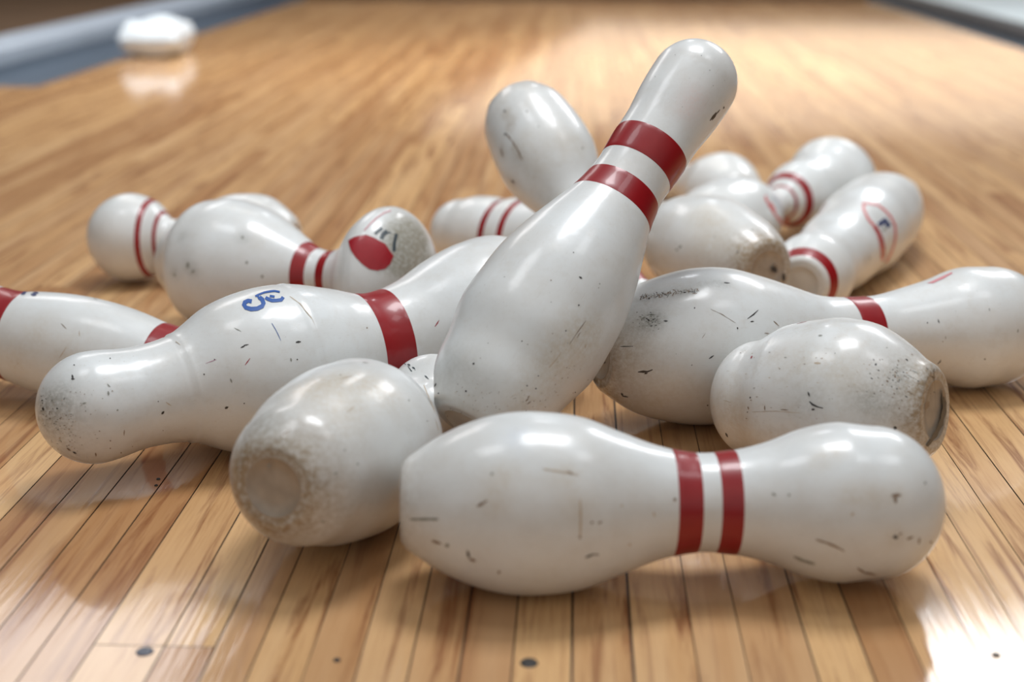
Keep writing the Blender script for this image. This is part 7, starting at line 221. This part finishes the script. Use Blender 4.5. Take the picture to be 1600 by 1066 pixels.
 'up': {"bands":[[250,266]],"strokes":[["k",[[36.5,-0.548,35.5,-0.561],[38.1,-0.554,36.1,-0.589],[38.3,-0.582,37.8,-0.593]]],["k",[[53.0,-0.961,52.2,-0.973],[54.2,-0.964,52.2,-0.994],[54.2,-0.987,53.5,-0.996]]],["k",[[59.7,-0.325,59.0,-0.341],[61.7,-0.335,59.8,-0.375],[62.1,-0.367,61.6,-0.378]]],["b",[[61.8,-0.372,62.0,-0.388],[67.1,-0.379,67.3,-0.418],[72.5,-0.41,72.4,-0.419]]],["b",[[72.4,-0.409,72.6,-0.423],[77.1,-0.403,77.5,-0.435],[82.0,-0.412,82.2,-0.432],[86.6,-0.409,87.1,-0.441],[91.8,-0.393,92.3,-0.422],[97.0,-0.382,97.2,-0.393]]],["b",[[67.4,-0.078,68.0,-0.095],[71.3,-0.028,72.9,-0.071],[76.0,0.001,76.6,-0.015]]],["k",[[99.3,0.21,99.6,0.179],[101.6,0.218,102.4,0.144],[104.5,0.174,104.7,0.152]]],["g",[[112.0,-1.731,111.2,-1.742],[112.9,-1.741,110.5,-1.779],[112.2,-1.779,111.5,-1.789]]],["g",[[76.9,-1.017,76.3,-1.026],[77.6,-1.021,76.3,-1.041],[77.6,-1.036,77.3,-1.042]]]],"smudge":[[52.7,-0.623,6.0,"b",0.35],[58.1,-0.497,6.0,"b",0.35],[81.5,-0.381,6.0,"b",0.35],[92.1,-0.388,6.0,"b",0.35],[70.3,-0.066,6.0,"b",0.35],[100.4,0.218,6.0,"b",0.35],[41.7,-0.548,6.0,"b",0.35],[82.5,-0.648,14.0,"t",0.25],[112.5,-0.585,14.0,"t",0.25],[101.4,-1.345,14.0,"t",0.25]],"ring":[],"base":[]},
 'backbase': {"bands":[],"strokes":[["g",[[81.1,-2.934,82.4,-2.923],[78.5,-2.913,81.3,-2.885],[77.8,-2.873,78.6,-2.865]]],["k",[[11.8,-2.591,12.0,-2.567],[11.0,-2.604,11.6,-2.541],[10.3,-2.577,10.4,-2.559]]],["g",[[18.6,-1.806,19.5,-1.782],[17.4,-1.809,19.9,-1.745],[17.8,-1.769,18.2,-1.754]]],["g",[[43.1,-2.482,43.6,-2.468],[42.4,-2.488,43.0,-2.456],[41.8,-2.474,41.9,-2.465]]],["g",[[86.3,-2.965,85.9,-2.954],[84.8,-2.989,83.1,-2.958],[82.4,-2.994,82.0,-2.985]]]],"smudge":[[0.1,-2.149,13.4,"b",0.5],[0.2,-2.606,13.4,"b",0.5],[0.3,-1.971,13.4,"b",0.5],[0.2,-1.619,13.4,"b",0.5],[0.2,-1.197,13.4,"b",0.5],[0.0,-2.943,13.4,"b",0.5],[76.0,-2.169,18.3,"t",0.35],[53.4,-2.223,18.3,"t",0.35],[29.8,-2.612,18.3,"t",0.35],[55.3,-2.909,18.3,"t",0.35]],"ring":[],"base":[["b",[[-16.4,-10.3,-16.5,-10.9],[-15.8,-9.6,-15.6,-11.1],[-15.1,-10.0,-15.0,-10.4]]],["k",[[3.6,-1.8,6.2,-3.2],[4.9,2.6,11.1,-1.2],[10.1,4.4,11.9,3.3]]],["k",[[18.8,5.5,20.8,5.7],[17.7,9.9,22.7,10.5],[19.7,14.7,21.4,14.9]]],["b",[[8.1,-4.5,9.4,-4.6],[7.3,-2.4,11.1,-2.5],[9.4,-0.3,10.5,-0.3]]]]},
 'logo': {"bands":[[234.6,238.1],[246.6,255.2]],"strokes":[["redl",[[114.4,-0.734,121.0,-0.726],[109.7,-0.633,116.0,-0.635],[110.4,-0.465,117.1,-0.473],[112.8,-0.379,119.5,-0.389],[116.1,-0.292,122.8,-0.303],[121.7,-0.19,128.8,-0.199],[130.0,-0.073,137.6,-0.082],[255.0,1.549,250.3,1.558],[242.7,1.233,242.0,1.358],[234.7,0.978,233.4,1.122]]],["redl",[[127.1,-0.083,136.7,-0.146],[144.2,0.044,237.3,1.417],[252.7,1.628,242.6,1.324]]],["redl",[[113.7,-0.536,121.7,-0.551],[115.8,-0.429,124.3,-0.441],[119.7,-0.319,128.2,-0.329]]],["pale",[[131.8,-0.656,141.2,-0.686],[138.4,-0.502,150.2,-0.521],[139.6,-0.41,152.7,-0.411],[143.1,-0.307,159.0,-0.299],[161.9,-0.141,206.6,0.174]]]],"smudge":[],"ring":[],"base":[]},
 'far': {"bands":[],"strokes":[],"smudge":[[104.7,-2.854,4.9,"n2",0.5]],"ring":[],"base":[]},
 'tip': {"bands":[[4.6,16.2]],"strokes":[["redl",[[207.9,-1.313,213.0,-1.269],[186.5,-1.174,193.5,-1.141],[176.5,-1.057,184.8,-1.036],[168.4,-0.943,177.2,-0.931],[165.7,-0.819,175.2,-0.815],[165.5,-0.702,175.0,-0.693],[164.1,-0.603,173.5,-0.586],[163.9,-0.501,173.3,-0.479],[162.6,-0.397,172.6,-0.369],[163.2,-0.289,173.8,-0.253],[162.1,-0.18,173.8,-0.134],[163.9,-0.057,176.2,-0.006],[165.7,0.056,180.3,0.122],[171.6,0.193,188.6,0.271]]],["redl",[[205.9,-1.267,215.0,-1.315],[217.9,-1.15,225.3,-1.189],[222.0,-1.072,229.6,-1.106],[227.3,-1.001,234.5,-1.021],[227.6,-0.903,234.9,-0.912],[229.7,-0.803,236.5,-0.808],[230.2,-0.694,237.0,-0.696],[232.5,-0.587,238.8,-0.583],[231.6,-0.492,238.4,-0.48],[232.5,-0.394,239.3,-0.373],[228.7,-0.29,236.6,-0.258],[227.3,-0.176,235.7,-0.137],[223.0,-0.085,232.5,-0.035],[220.6,0.016,231.2,0.076],[214.8,0.093,227.0,0.168],[210.1,0.179,224.7,0.27],[203.4,0.256,222.1,0.375],[199.0,0.35,223.6,0.506]]],["redlogo",[[166.3,-0.694,178.6,-0.676],[165.6,-0.599,177.9,-0.581],[166.1,-0.503,178.4,-0.481],[166.4,-0.411,179.3,-0.384],[167.9,-0.318,181.4,-0.281],[167.7,-0.227,181.7,-0.178],[168.7,-0.13,184.4,-0.066],[168.6,-0.029,186.0,0.052],[170.9,0.089,190.7,0.181]]],["navy",[[186.6,-0.58,184.3,-0.694],[200.5,-0.582,198.2,-0.694],[208.4,-0.602,219.9,-0.674],[205.4,-0.554,222.1,-0.531],[205.9,-0.457,223.8,-0.432]]],["g",[[189.1,-0.447,187.2,-0.499],[195.7,-0.445,193.8,-0.496],[202.9,-0.441,200.9,-0.492]]],["g",[[125.4,-0.084,126.3,-0.099],[127.3,-0.056,128.6,-0.097],[130.2,-0.054,130.5,-0.067]]]],"smudge":[[125.7,-0.109,4.9,"b",0.25],[108.2,-0.119,4.9,"b",0.25]],"ring":[],"base":[]},
}
def radius_fn(r, e, L):
    K = len(r); cap = e * r[-1]; Lc = L - cap
    rr = [2 * r[0] - r[1]] + r + [r[-2]]
    def f(x):
        if x >= Lc:
            q = min(1, (x - Lc) / cap); return r[-1] * math.sqrt(max(0, 1 - q * q))
        s = max(0, x / Lc) * (K - 1); i = min(int(s), K - 2); u = s - i
        a, b, c, d = rr[i:i + 4]
        return .5 * (2 * b + (c - a) * u + (2 * a - 5 * b + 4 * c - d) * u * u + (3 * b - a - 3 * c + d) * u ** 3)
    return f, Lc, cap
def ring_mesh(prof, n, closed_tip=True):
    vs, fs = [], []
    for (x, r) in prof:
        for k in range(n):
            a = 2 * math.pi * k / n
            vs.append((r * math.cos(a), r * math.sin(a), x))
    for j in range(len(prof) - 1):
        for k in range(n):
            k2 = (k + 1) % n
            fs.append((j * n + k, j * n + k2, (j + 1) * n + k2, (j + 1) * n + k))
    return vs, fs
def decal(strokes, f, L, eps, r0):
    """thin painted patches lying on the pin surface: each is a list of edge pairs (x1, angle1, x2, angle2)"""
    vs, fs = [], []
    for st in strokes:
        base = len(vs); nc = 4; rows = 0
        w = max(math.hypot(s[0] - s[2], (s[1] - s[3]) * f(s[0] / 1000) * 1000) for s in st)
        nc = max(2, min(16, int(w / 1.6) + 1))
        pts = [st[0]]
        for a, b in zip(st[:-1], st[1:]):
            ln = math.hypot(a[0] - b[0], ((a[1] - b[1] + math.pi) % (2 * math.pi) - math.pi) * 50)
            k = max(1, int(ln / 2.0))
            for i in range(1, k + 1):
                u = i / k
                q = [a[0] + (b[0] - a[0]) * u, a[1] + ((b[1] - a[1] + math.pi) % (2 * math.pi) - math.pi) * u,
                     a[2] + (b[2] - a[2]) * u, a[3] + ((b[3] - a[3] + math.pi) % (2 * math.pi) - math.pi) * u]
                pts.append(q)
        for (x1, p1, x2, p2) in pts:
            dp = (p2 - p1 + math.pi) % (2 * math.pi) - math.pi
            for c in range(nc + 1):
                u = c / nc; x = (x1 + (x2 - x1) * u) / 1000; p = p1 + dp * u
                x = min(max(x, 0.0012), L - 0.0012)
                r = f(x) + eps * 0.7; h = x
                if x > L - 0.02: h = x + eps
                vs.append((r * math.cos(p), r * math.sin(p), h))
            rows += 1
        for j in range(rows - 1):
            for c in range(nc):
                a = base + j * (nc + 1) + c
                fs.append((a, a + 1, a + nc + 2, a + nc + 1))
    return vs, fs
PREV = []
def make_pin(key, label, grime, dirty_base, band_rough=False):
    A, B, r, e = PINS[key]
    A = Vector(A); B = Vector(B); ax = B - A; L = ax.length; a = ax / L
    e1 = a.cross(Vector((0, 0, 1))).normalized(); e2 = a.cross(e1)
    # the pin's own frame: x = e1, y = e2, z = axis
    M = Matrix((e1, e2, a)).transposed().to_4x4(); M.translation = A
    root = bpy.data.objects.new('bowling_pin', None); COL.objects.link(root)
    root.matrix_world = M; root.empty_display_size = 0.05
    root['label'] = label; root['category'] = 'bowling pin'; root['group'] = 'bowling pins in the heap'
    f, Lc, cap = radius_fn(r, e, L)
    mk = MARKS[key]; rings = mk['ring']
    r0 = f(0)
    ri = r0 * 0.72
    prof = [(0.0, ri), (0.0, r0 * 0.86), (0.0, r0 - 0.0035), (0.0006, r0 - 0.0016), (0.0018, r0 - 0.0002)]
    n = 112
    N = int(L / 0.0026)
    x = 0.0035
    xs = []
    while x < L - 0.0004:
        xs.append(x); x += 0.0026 if x < L - 0.02 else 0.0009
    sm = {}
    for x in xs:
        rad = f(x)
        if x > Lc - 0.02 and x < Lc + 0.008:   # soften the join of neck curve and rounded crown
            h = 0.006
            rad = (f(x - h) + 2 * f(x) + f(x + h)) / 4 if x < Lc else rad
        for q in rings:
            d = (x * 1000 - q)
            rad += 0.0009 * math.exp(-(d / 1.6) ** 2) - 0.0006 * math.exp(-((d - 3) / 1.5) ** 2)
        if mk.get('lip'):
            d = (x * 1000 - mk['lip']) / 1.6
            rad += 0.0016 * math.exp(-(d / 2.2) ** 2) - 0.0035 / (1 + math.exp(-max(-20, min(20, d * 1.6)))) + 0.0035 * min(1, max(0, d / 40))
        prof.append((x, rad))
    prof.append((L, 0.00005))
    vs, fs = ring_mesh(prof, n)
    fs.append(tuple(range(len(vs) - n, len(vs))))
    nb = len(vs)
    mi = [0] * len(fs)
    mats = [PIN]
    # scuffs and dents belong to the coating: same mesh
    cols = {}
    for c, st in mk['strokes']:
        if c not in LOGOS: cols.setdefault(c, []).append(st)
    for c, sts in cols.items():
        v2, f2 = decal(sts, f, L, 0.00022, r0)
        o = len(vs); vs += v2; fs += [tuple(i + o for i in q) for q in f2]
        mats.append(INKMAT[c]); mi += [len(mats) - 1] * len(f2)
    me = mesh('body', vs, fs, True, mi)
    ca = me.attributes.new('soil', 'FLOAT_COLOR', 'POINT')
    ga = me.attributes.new('grime', 'FLOAT', 'POINT')
    data = []
    rnd = random.Random(key)
    seed = Vector((rnd.random() * 50, rnd.random() * 50, rnd.random() * 50))
    for i, v in enumerate(vs):
        col = [0.3, 0.24, 0.16]; amt = 0.0
        if i < nb:
            x = v[2] * 1000; p = math.atan2(v[1], v[0]); rad = math.hypot(v[0], v[1]) * 1000
            if dirty_base > 0 and x < 60:
                ns = noise.noise(Vector(v) * 45 + seed) * 0.5 + 0.5
                amt = dirty_base * math.exp(-x / (9 + 14 * ns)) ; col = [0.30, 0.215, 0.125]
            if x > 4 or rad < 1e9:
                for (sx, sp, sg, sc, am) in mk['smudge']:
                    if abs(sx - x) > 3 * sg: continue
                    dp = (sp - p + math.pi) % (2 * math.pi) - math.pi
                    d2 = (sx - x) ** 2 + (dp * max(rad, 15)) ** 2
                    w = am * math.exp(-d2 / (2 * (sg * 0.75) ** 2))
                    if w > 0.01:
                        s = SOIL[sc]; t = w / (w + amt + 1e-6)
                        col = [col[q] * (1 - t) + s[q] * t for q in range(3)]
                        amt = 1 - (1 - amt) * (1 - w)
        data += [col[0], col[1], col[2], min(1, amt)]
    me.attributes['soil'].data.foreach_set('color', data)
    me.attributes['grime'].data.foreach_set('value', [grime] * len(vs))
    body = link('body', me, mats, root)
    # recessed disc under the pin
    n2 = 64
    dv, df = ring_mesh([(0.0006, ri + 0.0006), (-0.0002, ri - 0.0002), (-0.0002, ri - 0.0012), (0.0014, ri - 0.0022), (0.0018, ri * 0.5), (0.0018, 0.0001)], n2)
    dmi = [0] * len(df); dm = [BASEMAT]
    for c, st in mk['base']:
        o = len(dv)
        for (x1, y1, x2, y2) in st:
            dv += [(x1 / 1000, y1 / 1000, -0.0005), (x2 / 1000, y2 / 1000, -0.0005)]
        dm.append(INKMAT[c])
        for j in range(len(st) - 1):
            df.append((o + 2 * j, o + 2 * j + 1, o + 2 * j + 3, o + 2 * j + 2)); dmi.append(len(dm) - 1)
    if key in ('tip', 'stand'): dm[0] = PALEDISC
    link('base_disc', mesh('base_disc', dv, df, True, dmi), dm, root)
    for (x0, x1) in mk['bands']:
        k = max(4, int((x1 - x0) / 2)); p2 = []
        for j in range(k + 1):
            x = (x0 + (x1 - x0) * j / k) / 1000; p2.append((x, f(x) + (0.00035 if 0 < j < k else 0.00005)))
        v3, f3 = ring_mesh(p2, n)
        b = link('red_band', mesh('red_band', v3, f3), [RED], root)
    lg = {}
    for c, st in mk['strokes']:
        if c in LOGOS: lg.setdefault(c, []).append(st)
    if lg:
        vs, fs, mi, mats = [], [], [], []
        for c, sts in lg.items():
            v2, f2 = decal(sts, f, L, 0.0005, r0)
            o = len(vs); vs += v2; fs += [tuple(i + o for i in q) for q in f2]
            mats.append(INKMAT[c]); mi += [len(mats) - 1] * len(f2)
        o = link('printed_emblem', mesh('printed_emblem', vs, fs, True, mi), mats, root)
        if key in EMBLEM: o['label'] = EMBLEM[key]
    return root
PALEDISC = simple('clean_white_base', (0.60, 0.58, 0.53), 0.45, 0.2)
EMBLEM = {'S': 'blue S-shaped emblem', 'stub': 'faded black lettering round the shoulder', 'left': 'navy lettering fragments', 'right': 'pink oval emblem on top of the head',
          'second': 'deep red lens-shaped emblem with black strokes', 'logo': 'faded red oval emblem', 'tip': 'faded red oval emblem with a navy mark'}
make_pin('front', 'front pin lying across the bottom, two red bands at its neck, head to the right', .35, .35)
make_pin('stub', 'scuffed foreshortened pin at front left, brown-stained round base towards the viewer', .45, .85)
make_pin('S', 'long pin with a blue S emblem and one wide red band, speckled head pointing left', .5, .2)
make_pin('stand', 'upright leaning pin in the middle, head highest in the heap, two red bands', .45, .08)
make_pin('right', 'long pin reaching the right edge with one narrow red band and a blackened base', .55, .6)
make_pin('short', "dirty stubby unbanded pin, worn tan base facing right, behind the front pin's head", .95, .7)
make_pin('left', 'pin cut off by the left edge with red bands at both ends and navy letters', .35, .2)
make_pin('backleft', 'blurred pin head with two thin red bands, leftmost of the pins at the back', .15, .2)
make_pin('second', 'pin with deep red lens-shaped emblem on its grey worn head tip', .4, .2)
make_pin('centre', 'back pin with two red bands, between the lens emblem pin and the upturned pin', .2, .2)
make_pin('up', 'upturned pin behind the leaning pin, flat base pointing up to the left', .6, .5)
make_pin('backbase', 'grimy pin behind the right long pin, brown base with a dark spot facing right', .6, .75)
make_pin('logo', 'pin with faded red oval beside two bands, rear of two heads at upper right', .15, .2)
make_pin('far', "blurred white hump of a pin just right of the leaning pin's upper band", .15, .2)
make_pin('tip', 'pin with one wide dark red band, red oval with navy mark on its head', .3, .2)
# ------------------------------------------------------------ floor: one surface of narrow strips
DIR = Vector((math.sin(PHI), math.cos(PHI), 0)); NRM = Vector((math.cos(PHI), -math.sin(PHI), 0))
def P(w, s, z=0.0): return tuple(NRM * w + DIR * s + Vector((0, 0, z)))
SEAMS = [-0.4991, -0.4593, -0.4201, -0.3877, -0.3562, -0.3212, -0.291, -0.247, -0.2159, -0.1883, -0.156, -0.1257, -0.0947, -0.0649, -0.0338, 0.0011, 0.0383, 0.0762, 0.1056, 0.1457, 0.1785, 0.2096, 0.2463, 0.2791, 0.3106, 0.3416, 0.3861, 0.4223, 0.4569]
WL, WR, S0, SC_, S1 = -1.345, 1.405, 0.1, 3.60, 7.15
rnd = random.Random(11)
x = SEAMS[0]
while x > -3.0: x -= rnd.uniform(.030, .038); SEAMS.insert(0, x)
x = SEAMS[-1]
while x < 1.9: x += rnd.uniform(.030, .038); SEAMS.append(x)
def floor_material():
    m, nt, p = newmat('varnished_maple_boards')
    tc = node(nt, 'ShaderNodeTexCoord')
    tint = node(nt, 'ShaderNodeAttribute', attribute_name='tint')
    mp = node(nt, 'ShaderNodeMapping', vector_type='POINT')
    mp.inputs['Rotation'].default_value = (0, 0, PHI)
    nt.links.new(tc.outputs['Object'], mp.inputs['Vector'])
    sx = node(nt, 'ShaderNodeSeparateXYZ'); nt.links.new(mp.outputs[0], sx.inputs[0])
    cb = node(nt, 'ShaderNodeCombineXYZ')
    nt.links.new(sx.outputs[0], cb.inputs[0]); nt.links.new(math_node(nt, 'MULTIPLY', sx.outputs[1], 0.045), cb.inputs[1])
    nt.links.new(math_node(nt, 'MULTIPLY', tint.outputs['Fac'], 9.0), cb.inputs[2])
    v = cb.outputs[0]
    fine = tex(nt, 'ShaderNodeTexNoise', v, 420, Detail=5, Roughness=0.6)
    grain = tex(nt, 'ShaderNodeTexNoise', v, 95, Detail=5, Roughness=0.65, Distortion=0.6)
    band = tex(nt, 'ShaderNodeTexNoise', v, 30, Detail=2)
    c = mix_col(nt, tint.outputs['Fac'], (0.42, 0.205, 0.085), (0.72, 0.44, 0.205))
    c = mix_col(nt, ramp(nt, grain.outputs['Fac'], 0.51, 0.66), c, (0.27, 0.105, 0.04))
    c = mix_col(nt, math_node(nt, 'MULTIPLY', ramp(nt, fine.outputs['Fac'], 0.45, 0.8), 0.45), c, (0.38, 0.165, 0.055))
    c = mix_col(nt, math_node(nt, 'MULTIPLY', ramp(nt, band.outputs['Fac'], 0.45, 0.7), 0.5), c, (0.76, 0.50, 0.27))
    nt.links.new(c, p.inputs['Base Color'])
    p.inputs['Roughness'].default_value = 0.5
    p.inputs['Specular IOR Level'].default_value = 0.1
    p.inputs['Coat Weight'].default_value = 1.0
    rg = node(nt, 'ShaderNodeMapRange')
    sm = tex(nt, 'ShaderNodeTexNoise', tc.outputs['Object'], 9, Detail=6, Roughness=0.7)
    nt.links.new(sm.outputs['Fac'], rg.inputs['Value'])
    rg.inputs['To Min'].default_value = 0.03; rg.inputs['To Max'].default_value = 0.15
    nt.links.new(rg.outputs['Result'], p.inputs['Coat Roughness'])
    bp = node(nt, 'ShaderNodeBump'); bp.inputs['Strength'].default_value = 0.12; bp.inputs['Distance'].default_value = 0.002
    bn = tex(nt, 'ShaderNodeTexNoise', v, 160, Detail=3)
    nt.links.new(bn.outputs['Fac'], bp.inputs['Height'])
    nt.links.new(bp.outputs[0], p.inputs['Coat Normal'])
    return m
FLOOR = floor_material()
GAP = simple('dark_seam', (0.045, 0.022, 0.012), 0.6)
vs, fs, mi, tint = [], [], [], []
def quad(w0, w1, s0, s1, z, m, t):
    o = len(vs); vs.extend([P(w0, s0, z), P(w1, s0, z), P(w1, s1, z), P(w0, s1, z)])
    fs.append((o, o + 1, o + 2, o + 3)); mi.append(m); tint.extend([t] * 4)
GAPW = {15: 0.0011, 11: 0.0004, 8: 0.0007, 19: 0.0006}
i0 = min(range(len(SEAMS)), key=lambda i: abs(SEAMS[i] + 0.4991))
for i in range(len(SEAMS) - 1):
    w0, w1 = SEAMS[i], SEAMS[i + 1]; k = i - i0
    g = rnd.choice([0.00025, 0.00035, 0.0005, 0.0006]); g = GAPW.get(k, g)
    if k == 15: g = 0.0012
    if k == 12 or k == 7 or k == 4: g = 0.0006
    far = S1
    if w1 < WL or w0 > WR: far = SC_
    cuts = [S0]
    s = S0 + rnd.uniform(0.2, 1.1)
    if k in (6, 7): cuts.append(0.7665); s = 0.7665 + rnd.uniform(0.8, 1.3)
    if k in (12, 13): s = rnd.uniform(1.6, 2.4)
    elif -2 < k < 28: s = max(s, rnd.uniform(1.5, 3)) if k not in (6, 7) else s
    while s < far: cuts.append(s); s += rnd.uniform(0.7, 1.9)
    cuts.append(far)
    for a, b in zip(cuts[:-1], cuts[1:]):
        t = rnd.choice([.15, .3, .45, .55, .7, .85, 1.0]) + rnd.uniform(-.05, .05)
        quad(w0 + g, w1 - g, a + (0.0004 if a > S0 else 0), b - 0.0004, 0, 0, t)
# groove bottoms
o = len(vs)
quad(SEAMS[0], SEAMS[-1], S0, SC_, -0.0012, 1, 0); quad(WL, WR, SC_, S1, -0.0012, 1, 0)
me = mesh('floor', vs, fs, False, mi)
ta = me.attributes.new('tint', 'FLOAT', 'POINT'); ta.data.foreach_set('value', tint)
structure(link('floor', me, [FLOOR, GAP]))
# ------------------------------------------------------------ screws and plugged holes in the boards
STEEL = simple('tarnished_screw_steel', (0.10, 0.11, 0.14), 0.35, nscale=300)
PLUG = simple('dark_plug', (0.03, 0.028, 0.026), 0.5)
def disc(name, w, s, r, mat, label, parts=True):
    n = 28; v, fcs = ring_mesh([(0.0, r), (0.0007, r * 0.9), (0.0009, r * 0.7), (0.0003, r * 0.15), (0.0003, 0.00003)], n)
    o = link(name, mesh(name, v, fcs), [mat]); o.location = P(w, s, 0.0001)
    o['label'] = label; o['category'] = 'screw' if name == 'screw' else 'hole plug'
    return o
disc('screw', -0.257, 0.759, 0.0054, STEEL, 'round steel screw head in the floor at lower left, in front of the board joint')
disc('hole_plug', -0.024, 0.756, 0.0054, PLUG, 'round dark plug in the floorboards below the front pin body')
disc('hole_plug', -0.139, 0.754, 0.0022, PLUG, 'tiny dark nail hole plug in the floor between screw and larger plug')
disc('hole_plug', 0.257, 0.778, 0.0026, PLUG, 'small dark plug in the bright reflection at lower right')
disc('hole_plug', -0.326, 1.029, 0.0016, PLUG, 'pinhead dark plug in shadow below the speckled pin head, rear of a pair')
disc('hole_plug', -0.324, 1.016, 0.0014, PLUG, 'pinhead dark plug below the speckled pin head, front of a pair')
# ------------------------------------------------------------ lane surroundings
def boxmesh(w0, w1, s0, s1, z0, z1, bev=0.0):
    bm = bmesh.new()
    vv = [bm.verts.new(P(w, s, z)) for z in (z0, z1) for s in (s0, s1) for w in (w0, w1)]
    for q in ((0, 2, 3, 1), (4, 5, 7, 6), (0, 1, 5, 4), (2, 6, 7, 3), (0, 4, 6, 2), (1, 3, 7, 5)): bm.faces.new([vv[i] for i in q])
    if bev: bmesh.ops.bevel(bm, geom=list(bm.edges), offset=bev, segments=3, affect='EDGES', profile=0.6)
    me = bpy.data.meshes.new('box'); bm.to_mesh(me); bm.free(); return me
GUT = simple('blue_grey_gutter', (0.06, 0.085, 0.12), 0.35, nscale=5)
RAIL = simple('pale_blue_grey_rail', (0.36, 0.42, 0.50), 0.4, nscale=5)
DARK = simple('dark_brown_surface', (0.10, 0.055, 0.025), 0.6, nscale=3, namp=0.4)
BLK = simple('black_kickback', (0.02, 0.02, 0.024), 0.5, nscale=3)
PALE = simple('pale_teal_wall', (0.50, 0.56, 0.58), 0.5, nscale=2, namp=0.3)
def gutter(w0, w1, s0, s1, name):
    n = 14; v = []; fcs = []
    for j, s in enumerate((s0, s1)):
        for i in range(n + 1):
            a = math.pi * i / n; c = (w0 + w1) / 2; h = (w1 - w0) / 2
            v.append(P(c - h * math.cos(a), s, -0.048 * math.sin(a)))
    for i in range(n): fcs.append((i, i + 1, n + 2 + i, n + 1 + i))
    return structure(link(name, mesh(name, v, fcs), [GUT]))
gutter(-1.66, WL - .003, SC_ + .004, 8.6, 'trim_1')
structure(link('trim_2', boxmesh(-1.87, -1.665, 2.4 + 1.25, 8.6, -0.05, 0.045, 0.012), [RAIL]))
structure(link('trim_3', boxmesh(-7.0, -1.88, 3.65, 9.2, -0.06, 0.0), [DARK]))
gutter(WR + .003, 1.53, SC_ + .004, 8.6, 'trim_4')
structure(link('trim_5', boxmesh(1.535, 1.70, SC_ + .02, 8.6, -0.05, 0.02, 0.006), [BLK]))
structure(link('trim_6', boxmesh(1.705, 6.0, SC_ + .02, 8.6, -0.05, 0.012), [PALE]))
structure(link('wall_back', boxmesh(WL, WR, S1 + .002, S1 + .06, -0.05, 0.06), [DARK]))
structure(link('wall_far', boxmesh(-7.0, 6.5, 9.25, 9.35, -0.05, 2.6), [DARK]))
# folded towel left on the gutter edge, far out of focus
TOW = simple('white_towel_cloth', (0.62, 0.70, 0.78), 0.8, nscale=60)
bm = bmesh.new(); nx, ny = 26, 20
for sgn, zt in ((1, 0.036), (-1, 0.006)):
    g = [[bm.verts.new((0, 0, 0)) for _ in range(nx + 1)] for _ in range(ny + 1)]
    for j in range(ny + 1):
        for i in range(nx + 1):
            u = i / nx * 2 - 1; v = j / ny * 2 - 1
            edge = (1 - abs(u) ** 6) * (1 - abs(v) ** 6)
            w = -1.31 + u * 0.09 - 0.015 * v; s = 4.47 + v * 0.17
            z = (0.055 + sgn * 0.05 * max(0, edge) ** .5 + 0.008 * math.sin(4 * u + 3 * v) * edge) - (0.004 if sgn < 0 else 0)
            g[j][i].co = P(w, s, z)
    for j in range(ny):
        for i in range(nx):
            q = [g[j][i], g[j][i + 1], g[j + 1][i + 1], g[j + 1][i]]
            bm.faces.new(q if sgn > 0 else q[::-1])
bmesh.ops.remove_doubles(bm, verts=bm.verts, dist=0.0004)
me = bpy.data.meshes.new('towel'); bm.to_mesh(me); bm.free(); me.polygons.foreach_set('use_smooth', [True] * len(me.polygons))
t = link('folded_towel', me, [TOW]); t['label'] = 'blurred white folded cloth lying on the lane edge by the left gutter'; t['category'] = 'towel'
